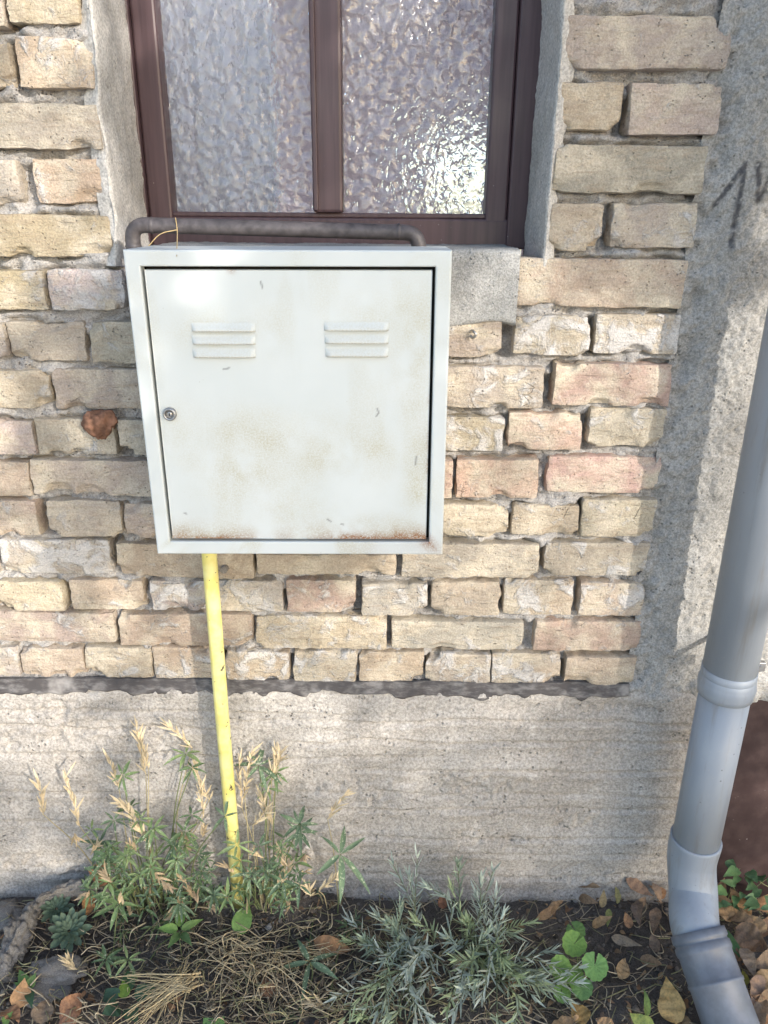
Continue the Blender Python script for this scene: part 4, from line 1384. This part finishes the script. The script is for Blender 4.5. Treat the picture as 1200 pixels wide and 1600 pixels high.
# ---- round scalloped leaves
def scallop():
    root = ground(905, 1530)
    T = thing('geranium_plant', root, 'small plant with round scalloped bright green leaves', 'plant')
    for (x, y, rp, z, c) in ((897, 1475, 20, .05, (.24, .40, .10)), (900, 1455, 16, .04, (.15, .27, .09)), (929, 1510, 21, .05, (.19, .36, .12)), (876, 1512, 18, .045, (.26, .42, .11)), (884, 1530, 17, .04, (.22, .38, .10)),
                        (910, 1545, 17, .035, (.20, .35, .13)), (900, 1522, 12, .03, (.17, .30, .10)), (878, 1552, 14, .03, (.21, .36, .11))):
        p = np.array(PZ(x, y, z)); rad = rp / 1200 * 1.32
        f = toward_cam(p) * .75 + np.array([0, 0, .5]) + jit(.2); f /= np.linalg.norm(f)
        o1 = np.cross(f, [rnd.uniform(-.5, .5), .1, 1]); o1 /= np.linalg.norm(o1); o2 = np.cross(f, o1)
        nr, na = 6, 72
        V = [p]; F = []
        st = rnd.uniform(0, 6.28)
        for i in range(1, nr + 1):
            for k in range(na):
                an = .14 + k / (na - 1) * (6.283 - .28)
                q = i / nr
                lob = 1 + .08 * abs(math.sin(an * 5.5)) * q + .03 * math.sin(an * 3 + st) 
                rr = rad * q * lob
                h = .10 * rad * q * q + .045 * rad * q * abs(math.cos(an * 5.5)) + .05 * rad * math.sin(an * 2 + st) * q
                V.append(p + (o1 * math.cos(an + st) + o2 * math.sin(an + st)) * rr + f * h)
        for k in range(na - 1): F.append([0, 1 + k, 2 + k])
        for i in range(nr - 1):
            for k in range(na - 1):
                a = 1 + i * na + k
                F.append([a, a + na, a + na + 1, a + 1])
        o = mk('leaf', V, F, M_LEAF, T, origin=p); o.color = (*c, 1)
        stalk([root + jit(.01) * np.array([1, 1, 0]), (root + p) / 2 + jit(.006), p - f * .001], .0011, T, (.22, .28, .12), 'leaf_stalk')
scallop()

# ---- single broad green leaves
def leafobj(name, bpx, tpx, width, zb, zt, col, mat=None, parent=None, prof=ovate, fold=.2, curl=.08, wave=.02, tilt=.3, roll=0, tipcurl=0, Y=None, label=None, cat='leaf', group=None, n=14, m=7, seed=0, twist=0):
    if Y is None: b, t = np.array(PZ(*bpx, zb)), np.array(PZ(*tpx, zt))
    else: b, t = np.array(PY(*bpx, Y[0])), np.array(PY(*tpx, Y[1]))
    ax = t - b
    nr = toward_cam(b) * (1 - tilt) + np.array([0, 0, tilt])
    if roll: nr = np.array(Matrix.Rotation(roll, 3, Vector(ax)) @ Vector(nr))
    k = 1.3 / 1200
    V, F = leafgrid(b, t, width * k, nr, prof, fold, curl, n, m, wave, twist, seed, tipcurl)
    V2 = V - nr / np.linalg.norm(nr) * .0007; q = len(V)
    o = mk(name, np.concatenate([V, V2]), F + [[i + q for i in f[::-1]] for f in F], mat or M_LEAF, parent, origin=b)
    o.color = (*col, 1)
    if label: tag(o, label, cat, group)
    return o
sd = thing('broad_leaf_seedling', ground(385, 1500), 'seedling with one bright green pointed leaf below the yellow pipe', 'plant')
leafobj('leaf', (372, 1462), (388, 1408), 36, .03, .05, (.26, .42, .13), None, sd)
leafobj('leaf', (375, 1400), (392, 1380), 22, .05, .06, (.12, .22, .08), None, sd)
stalk([ground(385, 1500), np.array(PZ(378, 1480, .02)), np.array(PZ(372, 1462, .03))], .001, sd, (.25, .3, .13))
sd = thing('broad_leaf_seedling', ground(285, 1500), 'seedling with small oval green leaves left of the pipe foot', 'plant')
for (b, t, w, c) in (((278, 1452), (247, 1450), 17, (.22, .36, .10)), ((280, 1448), (283, 1418), 18, (.20, .34, .09)), ((283, 1452), (318, 1436), 14, (.18, .28, .09)), ((280, 1458), (262, 1482), 15, (.13, .22, .08)), ((284, 1458), (300, 1478), 14, (.12, .2, .08))):
    leafobj('leaf', b, t, w, .045, .05, c, None, sd)
stalk([ground(285, 1500), np.array(PZ(282, 1480, .03)), np.array(PZ(280, 1454, .045))], .001, sd, (.25, .3, .13))
sd = thing('broad_leaf_weed', ground(200, 1575), 'dark green round-leaved weed behind the straw fan at lower left', 'plant')
for (b, t, w, c) in (((180, 1565), (165, 1545), 30, (.06, .12, .075)), ((185, 1570), (160, 1585), 34, (.065, .13, .08)), ((195, 1560), (192, 1532), 20, (.22, .34, .06)), ((210, 1558), (245, 1540), 26, (.08, .15, .08)), ((200, 1575), (215, 1598), 28, (.07, .14, .08)), ((200, 1550), (200, 1515), 24, (.09, .17, .08))):
    leafobj('leaf', b, t, w, .02, .03, c, None, sd)
sd = thing('broad_leaf_weed', ground(40, 1560), 'small green weed among brown leaves in the lower left corner', 'plant')
for (b, t, w, c) in (((42, 1545), (30, 1515), 18, (.14, .25, .08)), ((44, 1545), (56, 1520), 16, (.16, .27, .09)), ((45, 1548), (50, 1575), 16, (.07, .15, .08)), ((5, 1600), (20, 1580), 14, (.14, .24, .07)), ((42, 1548), (22, 1535), 12, (.15, .27, .08))):
    leafobj('leaf', b, t, w, .02, .035, c, None, sd)
sd = thing('broad_leaf_weed', ground(335, 1610), 'lobed green leaf pair at the bottom edge', 'plant')
for (b, t, w, c) in (((332, 1612), (318, 1590), 26, (.16, .30, .10)), ((336, 1612), (350, 1588), 26, (.17, .32, .10))):
    leafobj('leaf', b, t, w, .015, .03, c, None, sd)
sd = thing('leafy_plant', ground(1165, 1410), 'green leafy plant behind the downpipe at the right edge', 'plant')
for k in range(26):
    x, y = rnd.uniform(1125, 1215), rnd.uniform(1352, 1425)
    an = rnd.uniform(0, 6.28); l = rnd.uniform(14, 34)
    leafobj('leaf', (x, y), (x + l * math.cos(an), y + l * .7 * math.sin(an)), rnd.uniform(9, 22), .05 + (1425 - y) * .001, .06 + (1425 - y) * .001, np.array(rnd.choice([(.11, .20, .09), (.14, .25, .10), (.16, .27, .13)])) * rnd.uniform(.8, 1.2), None, sd, wave=.05, n=9, m=5, seed=k)
for k in range(8):
    x = rnd.uniform(1130, 1205)
    stalk([ground(x, 1430), np.array(PZ(x + rnd.uniform(-15, 15), 1395, .04)), np.array(PZ(x + rnd.uniform(-25, 25), rnd.uniform(1352, 1380), .09))], .001, sd, (.24, .28, .14))
sd = thing('strap_leaf_plant', ground(1135, 1470), 'green strap-like leaf lying beside the downpipe elbow', 'plant')
leafobj('leaf', (1127, 1452), (1168, 1508), 16, .03, .02, (.13, .24, .10), None, sd, prof=linear, fold=.5)
leafobj('leaf', (1122, 1448), (1150, 1500), 11, .02, .02, (.09, .17, .08), None, sd, prof=linear, fold=.5)

# ---- fallen leaves, each its own
BRN = [(.30, .175, .10), (.36, .24, .145), (.27, .19, .125), (.40, .27, .15), (.33, .20, .12)]
FALL = [
 ((150, 1382), (172, 1340), 46, .02, .06, (.36, .17, .085), 'orange-brown dry leaf leaning on the plinth above the log', (-.05, -.02)),
 ((138, 1430), (140, 1388), 24, .04, .06, (.38, .20, .09), 'small ochre leaf caught inside the hollow log', None),
 ((855, 1430), (880, 1408), 15, .02, .035, (.38, .25, .14), 'narrow tan leaf on bare soil left of the scattered dry leaves', None),
 ((838, 1436), (872, 1412), 17, .02, .03, (.36, .23, .13), 'tan pointed leaf overlapping the narrow one', None),
 ((895, 1385), (940, 1392), 14, .02, .03, (.33, .23, .14), 'long flat brown leaf along the plinth foot', None),
 ((940, 1418), (943, 1390), 14, .02, .04, (.40, .30, .16), 'short upright tan leaf hanging off a twig', None),
 ((978, 1373), (1018, 1402), 24, .05, .03, (.34, .22, .15), 'large folded brown leaf left of the downpipe elbow', None),
 ((1020, 1380), (1030, 1412), 16, .05, .02, (.34, .24, .17), 'small curled tan leaf touching the elbow', None),
 ((1000, 1408), (1002, 1450), 24, .03, .015, (.27, .19, .14), 'oval grey-brown leaf hanging beside the elbow', None),
 ((1026, 1418), (1022, 1462), 22, .03, .01, (.29, .20, .14), 'broad brown leaf with a pale midrib beside the elbow', None),
 ((1028, 1488), (1020, 1462), 20, .01, .015, (.27, .20, .15), 'crumpled grey leaf under the broad brown leaf', None),
 ((955, 1464), (1002, 1476), 18, .02, .015, (.30, .24, .18), 'long pale grey-brown leaf lying on the soil', None),
 ((952, 1420), (948, 1450), 12, .03, .015, (.24, .26, .10), 'thin curled yellow-green leaf on the soil', None),
 ((965, 1412), (962, 1385), 12, .02, .04, (.30, .27, .12), 'upright half green curled leaf near the plinth', None),
 ((985, 1420), (1010, 1402), 16, .02, .03, (.28, .20, .14), 'dull brown leaf lying under the large folded one', None),
 ((970, 1530), (976, 1498), 24, .015, .025, (.36, .25, .14), 'tan leaf with dark green half by the round green leaves', None),
 ((915, 1600), (895, 1565), 34, .02, .03, (.30, .20, .08), 'brown and green patched leaf at the bottom edge', None),
 ((1055, 1600), (1040, 1525), 44, .02, .05, (.52, .36, .16), 'large yellow-tan leaf standing left of the outlet pipe', None),
 ((1020, 1612), (982, 1580), 30, .02, .04, (.24, .30, .10), 'green leaf with yellow margin at the bottom edge', None),
 ((1010, 1590), (1006, 1545), 12, .02, .04, (.16, .24, .08), 'slim green blade-like leaf behind the yellow-tan leaf', None),
 ((960, 1612), (930, 1592), 26, .01, .02, (.33, .22, .13), 'brown leaf scrap beside the patched leaf at the bottom', None),
 ((1142, 1440), (1112, 1392), 36, .03, .05, (.38, .25, .14), 'curled tan leaf just right of the elbow bend', None),
 ((1170, 1440), (1140, 1390), 30, .03, .06, (.36, .22, .11), 'long ochre leaf bent over the curled tan leaf', None),
 ((1150, 1450), (1205, 1490), 48, .03, .03, (.37, .25, .17), 'broad ribbed brown leaf at the right edge', None),
 ((1160, 1480), (1180, 1530), 24, .03, .02, (.42, .31, .22), 'pale narrow leaf beside the outlet pipe', None),
 ((1200, 1530), (1182, 1600), 52, .03, .03, (.36, .24, .17), 'large pinkish brown leaf in the lower right corner', None),
 ((1165, 1540), (1160, 1515), 16, .02, .02, (.30, .28, .07), 'small yellow-green leaf against the outlet pipe', None),
 ((1118, 1415), (1132, 1372), 26, .03, .06, (.33, .20, .11), 'brown leaf half hidden behind the downpipe elbow', None),
 ((1195, 1460), (1160, 1425), 34, .03, .05, (.40, .29, .18), 'cupped tan leaf under the green plant at right', None),
 ((1205, 1575), (1150, 1560), 34, .015, .02, (.30, .19, .12), 'dark brown leaf between the outlet pipe and the corner leaf', None),
 ((1175, 1615), (1200, 1570), 30, .03, .04, (.43, .31, .21), 'pale curled leaf tip in the lower right corner', None),
 ((1215, 1440), (1180, 1470), 30, .02, .03, (.34, .21, .13), 'brown leaf lying just above the broad ribbed one', None),
 ((1075, 1612), (1052, 1575), 28, .01, .02, (.31, .21, .12), 'brown leaf half under the outlet pipe', None),
 ((860, 1612), (905, 1595), 24, .015, .02, (.36, .24, .14), 'light brown leaf tucked under the lavender at the bottom', None),
 ((490, 1470), (548, 1484), 30, .03, .015, (.34, .20, .11), 'bent brown leaf between the weeds and the lavender', None),
 ((480, 1475), (462, 1490), 18, .02, .02, (.30, .18, .10), 'small brown leaf scrap left of the bent brown leaf', None),
 ((420, 1560), (412, 1530), 26, .01, .02, (.27, .16, .10), 'dull red-brown leaf under the straw', None),
 ((30, 1575), (38, 1530), 34, .02, .04, (.40, .25, .14), 'crumpled tan leaf in the lower left corner', None),
 ((5, 1580), (30, 1600), 28, .02, .02, (.33, .19, .11), 'red-brown leaf at the left edge of the ground', None),
 ((98, 1590), (126, 1552), 38, .02, .03, (.36, .20, .12), 'orange-brown leaf with small holes left of the straw fan', None),
 ((118, 1602), (96, 1578), 30, .01, .02, (.31, .17, .11), 'folded red-brown leaf at the bottom edge', None),
 ((65, 1600), (75, 1560), 36, .01, .02, (.24, .18, .13), 'flat grey-brown leaf on the soil at lower left', None),
 ((693, 1420), (690, 1395), 18, .02, .04, (.28, .14, .09), 'dark red-brown leaf behind the lavender sprigs', None),
 ((712, 1512), (738, 1496), 28, .015, .02, (.34, .27, .18), 'pale brown leaf lying inside the lavender', None),
 ((790, 1530), (806, 1555), 26, .015, .015, (.27, .17, .11), 'brown leaf among the silver lavender sprigs', None),
]
for i, (b, t, w, zb, zt, c, lab, Yd) in enumerate(FALL):
    leafobj('fallen_leaf', b, t, w, zb, zt, c, M_DRY, None, prof=rnd.choice([ovate, ovate, lance]), fold=rnd.uniform(.1, .5), curl=rnd.uniform(-.08, .22), wave=rnd.uniform(.03, .08),
            tilt=rnd.uniform(.2, .5), roll=rnd.uniform(-.5, .5), tipcurl=rnd.uniform(-.05, .25), label=lab, group='fallen dry leaves', seed=i, Y=Yd, n=18, m=9, twist=rnd.uniform(-.8, .8))

PILE = [
 ((1212, 1408), (1160, 1414), 34, .03, .05, 1.15, 'tan leaf directly under the green plant at the right edge'),
 ((1132, 1432), (1180, 1446), 30, .02, .04, 1.0, 'ochre leaf wedged between elbow and the ribbed brown leaf'),
 ((1225, 1500), (1170, 1512), 40, .03, .03, 1.2, 'pale broad leaf below the ribbed brown leaf'),
 ((1178, 1545), (1222, 1520), 34, .02, .04, 1.1, 'tan leaf raised above the dark brown one near the corner'),
 ((1150, 1500), (1190, 1478), 26, .02, .03, .9, 'dull brown leaf beside the green strap leaf'),
 ((1172, 1590), (1215, 1612), 34, .03, .02, 1.25, 'light tan leaf at the very corner under the pinkish one'),
 ((1218, 1555), (1176, 1580), 30, .025, .03, 1.0, 'rust brown leaf crossing the pinkish brown corner leaf'),
 ((905, 1402), (938, 1412), 17, .015, .03, 1.0, 'small flat brown leaf below the long one at the plinth'),
 ((925, 1448), (958, 1436), 18, .012, .03, 1.0, 'curled brown leaf on bare soil above the round green leaves'),
 ((985, 1450), (975, 1424), 17, .012, .035, .95, 'upright brown leaf left of the oval grey-brown leaf'),
 ((1040, 1400), (1012, 1382), 20, .02, .045, 1.1, 'brown leaf nearest the elbow beside the plinth'),
 ((1000, 1498), (1034, 1506), 20, .012, .02, .9, 'dark curled leaf in the shade beside the outlet collar'),
]
for k, (b, t, w, zb, zt, br, lab) in enumerate(PILE):
    leafobj('fallen_leaf', b, t, w, zb, zt, np.array(BRN[k % 5]) * br, M_DRY, None, prof=[ovate, lance][k % 2], fold=rnd.uniform(.15, .5), curl=rnd.uniform(-.05, .25), wave=rnd.uniform(.02, .06), tilt=rnd.uniform(.2, .5),
            roll=rnd.uniform(-.5, .5), tipcurl=rnd.uniform(-.1, .3), label=lab, group='fallen dry leaves', seed=k, n=18, m=9, twist=rnd.uniform(-.8, .8))
# ---- straw: the fan and the tangle
def straw(path_px, z, r, B, col):
    P = [np.array(PZ(x, y, zz)) for (x, y), zz in zip(path_px, z)]
    V, F = tubeverts(smoothpath(P, 9), list(np.linspace(r, r * .5, 9)), 5, False)
    B.add(V, F, col)
B = Bag()
for k in range(46):
    u = k / 45
    bx, by = 285 + rnd.uniform(-14, 10), 1532 + rnd.uniform(-10, 18)
    an = math.pi * (1.04 - .46 * u) + rnd.gauss(0, .16)
    l = rnd.uniform(45, 130)
    ex, ey = bx + l * math.cos(an), by + l * math.sin(an) * .9
    straw([(bx + rnd.uniform(-4, 30), by + rnd.uniform(-25, 5)), (bx, by), ((bx + ex) / 2 + rnd.uniform(-6, 6), (by + ey) / 2 - rnd.uniform(-5, 12)), (ex, ey)], [.045, .06, .055, rnd.uniform(.015, .05)], rnd.uniform(.0008, .0016), B, np.array((.55, .44, .26)) * rnd.uniform(.75, 1.2))
o = B.build('straw_tuft', M_STRAW); tag(o, 'fan of pale dry straw spread at the lower left', 'straw')
B = Bag()
for k in range(70):
    bx, by = 390 + rnd.gauss(0, 45), 1486 + rnd.gauss(0, 16)
    an = rnd.choice([rnd.uniform(.9, 2.3), rnd.uniform(2.2, 3.6), rnd.uniform(-.6, .8)])
    l = rnd.uniform(25, 125)
    ex, ey = bx + l * math.cos(an), by + l * math.sin(an)
    straw([(bx, by), (bx + (ex - bx) * .35 + rnd.uniform(-12, 12), by + (ey - by) * .3 - rnd.uniform(-4, 16)), (bx + (ex - bx) * .7 + rnd.uniform(-14, 14), by + (ey - by) * .7 + rnd.uniform(-12, 12)), (ex, min(ey, 1615))], [.03, rnd.uniform(.03, .06), rnd.uniform(.015, .05), .010], rnd.uniform(.0007, .0014), B, np.array((.53, .43, .27)) * rnd.uniform(.7, 1.2))
o = B.build('straw_tuft', M_STRAW); tag(o, 'tangled clump of dry bent straw below the yellow pipe', 'straw')
# loose stems, twigs and straw on the soil
B = Bag()
for k in range(2100):
    x, y = rnd.uniform(-60, 1260), rnd.uniform(1412, 1640)
    if rnd.random() < .55: x = rnd.gauss(420, 170)
    an = rnd.uniform(0, 6.28); l = rnd.uniform(12, 60)
    dz = rnd.uniform(0, .03) if x < 640 else rnd.uniform(0, .012)
    c = np.array(rnd.choice([(.58, .49, .34), (.48, .40, .28), (.30, .24, .17), (.36, .34, .19)])) * rnd.uniform(.6, 1.15)
    straw([(x, y), (x + l / 2 * math.cos(an) + rnd.uniform(-9, 9), y + l / 2 * math.sin(an) * .7 + rnd.uniform(-9, 9)), (x + l * math.cos(an), max(1408, y + l * math.sin(an) * .7))], [.004 + dz, .012 + dz, .003 + dz * rnd.random()], rnd.uniform(.0005, .0015), B, c)
o = B.build('loose_stems', M_STRAW, origin=(0, -.2, 0)); tag(o, 'loose dry stems and twigs scattered over the soil', 'litter', kind='stuff')
# small leaf scraps
B = Bag()
for k in range(650):
    x, y = rnd.uniform(-60, 1260), rnd.uniform(1405, 1640)
    g = ground(x, y) + np.array([0, 0, rnd.uniform(-.002, .006)])
    d = jit(1) * np.array([1, 1, .35]); d /= np.linalg.norm(d)
    l = rnd.uniform(.006, .02)
    V, F = leafgrid(g, g + d * l, l * rnd.uniform(.25, .6), np.array([0, 0, 1]) + jit(.6), ovate, rnd.uniform(0, .5), rnd.uniform(-.1, .25), 6, 4, .06, seed=k)
    B.add(V, F, np.array(rnd.choice(BRN + [(.2, .15, .11), (.13, .10, .08)])) * rnd.uniform(.5, 1.05))
o = B.build('leaf_litter', M_STRAW, origin=(0, -.2, 0)); tag(o, 'small brown leaf scraps littering the soil', 'litter', kind='stuff')
# crumbs of soil and pebbles
B = Bag()
ico = bmesh.new(); bmesh.ops.create_icosphere(ico, subdivisions=1, radius=1)
IV = np.array([v.co[:] for v in ico.verts]); ico.verts.index_update(); IF = [[v.index for v in f.verts] for f in ico.faces]; ico.free()
for k in range(2600):
    x, y = rnd.uniform(-60, 1260), rnd.uniform(1398, 1640)
    g = ground(x, y)
    s = abs(rnd.gauss(0, .0022)) + .0012
    if rnd.random() < .03: s *= 2
    V = IV * (1 + .35 * rng.uniform(-1, 1, (len(IV), 1))) * s * np.array([1, 1, .75]) + g - np.array([0, 0, .004])
    c = np.array((.14, .122, .105)) * rnd.uniform(.5, 1.7)
    if rnd.random() < .04: c = np.array((.34, .32, .29)) * rnd.uniform(.6, 1.2)
    B.add(V, IF, c)
o = B.build('soil_crumbs', M_STRAW, origin=(0, -.2, 0), smooth=False); tag(o, 'loose soil crumbs and pebbles', 'soil', kind='stuff')
# thin dry blade over the bent pipe
p = [np.array(PY(x, y, -.215 if i == 3 else -.07)) for i, (x, y) in enumerate(((231, 383), (252, 365), (276, 358)))]
B = Bag()
V, F = tubeverts(smoothpath([PY(231, 386, -.07), PY(250, 366, -.072), PY(277, 359, -.072)], 9), .0007, 5, False); B.add(V, F, (.55, .42, .22))
V, F = tubeverts(smoothpath([PY(274, 340, -.072), PY(277, 362, -.075), PY(276, 400, -.203)], 9), .0007, 5, False); B.add(V, F, (.55, .42, .22))
o = B.build('dry_grass_blade', M_STRAW); tag(o, 'thin dry grass blade caught on the bent dark pipe', 'grass')
for o in bpy.data.objects:
    if '_w' in o: del o['_w']
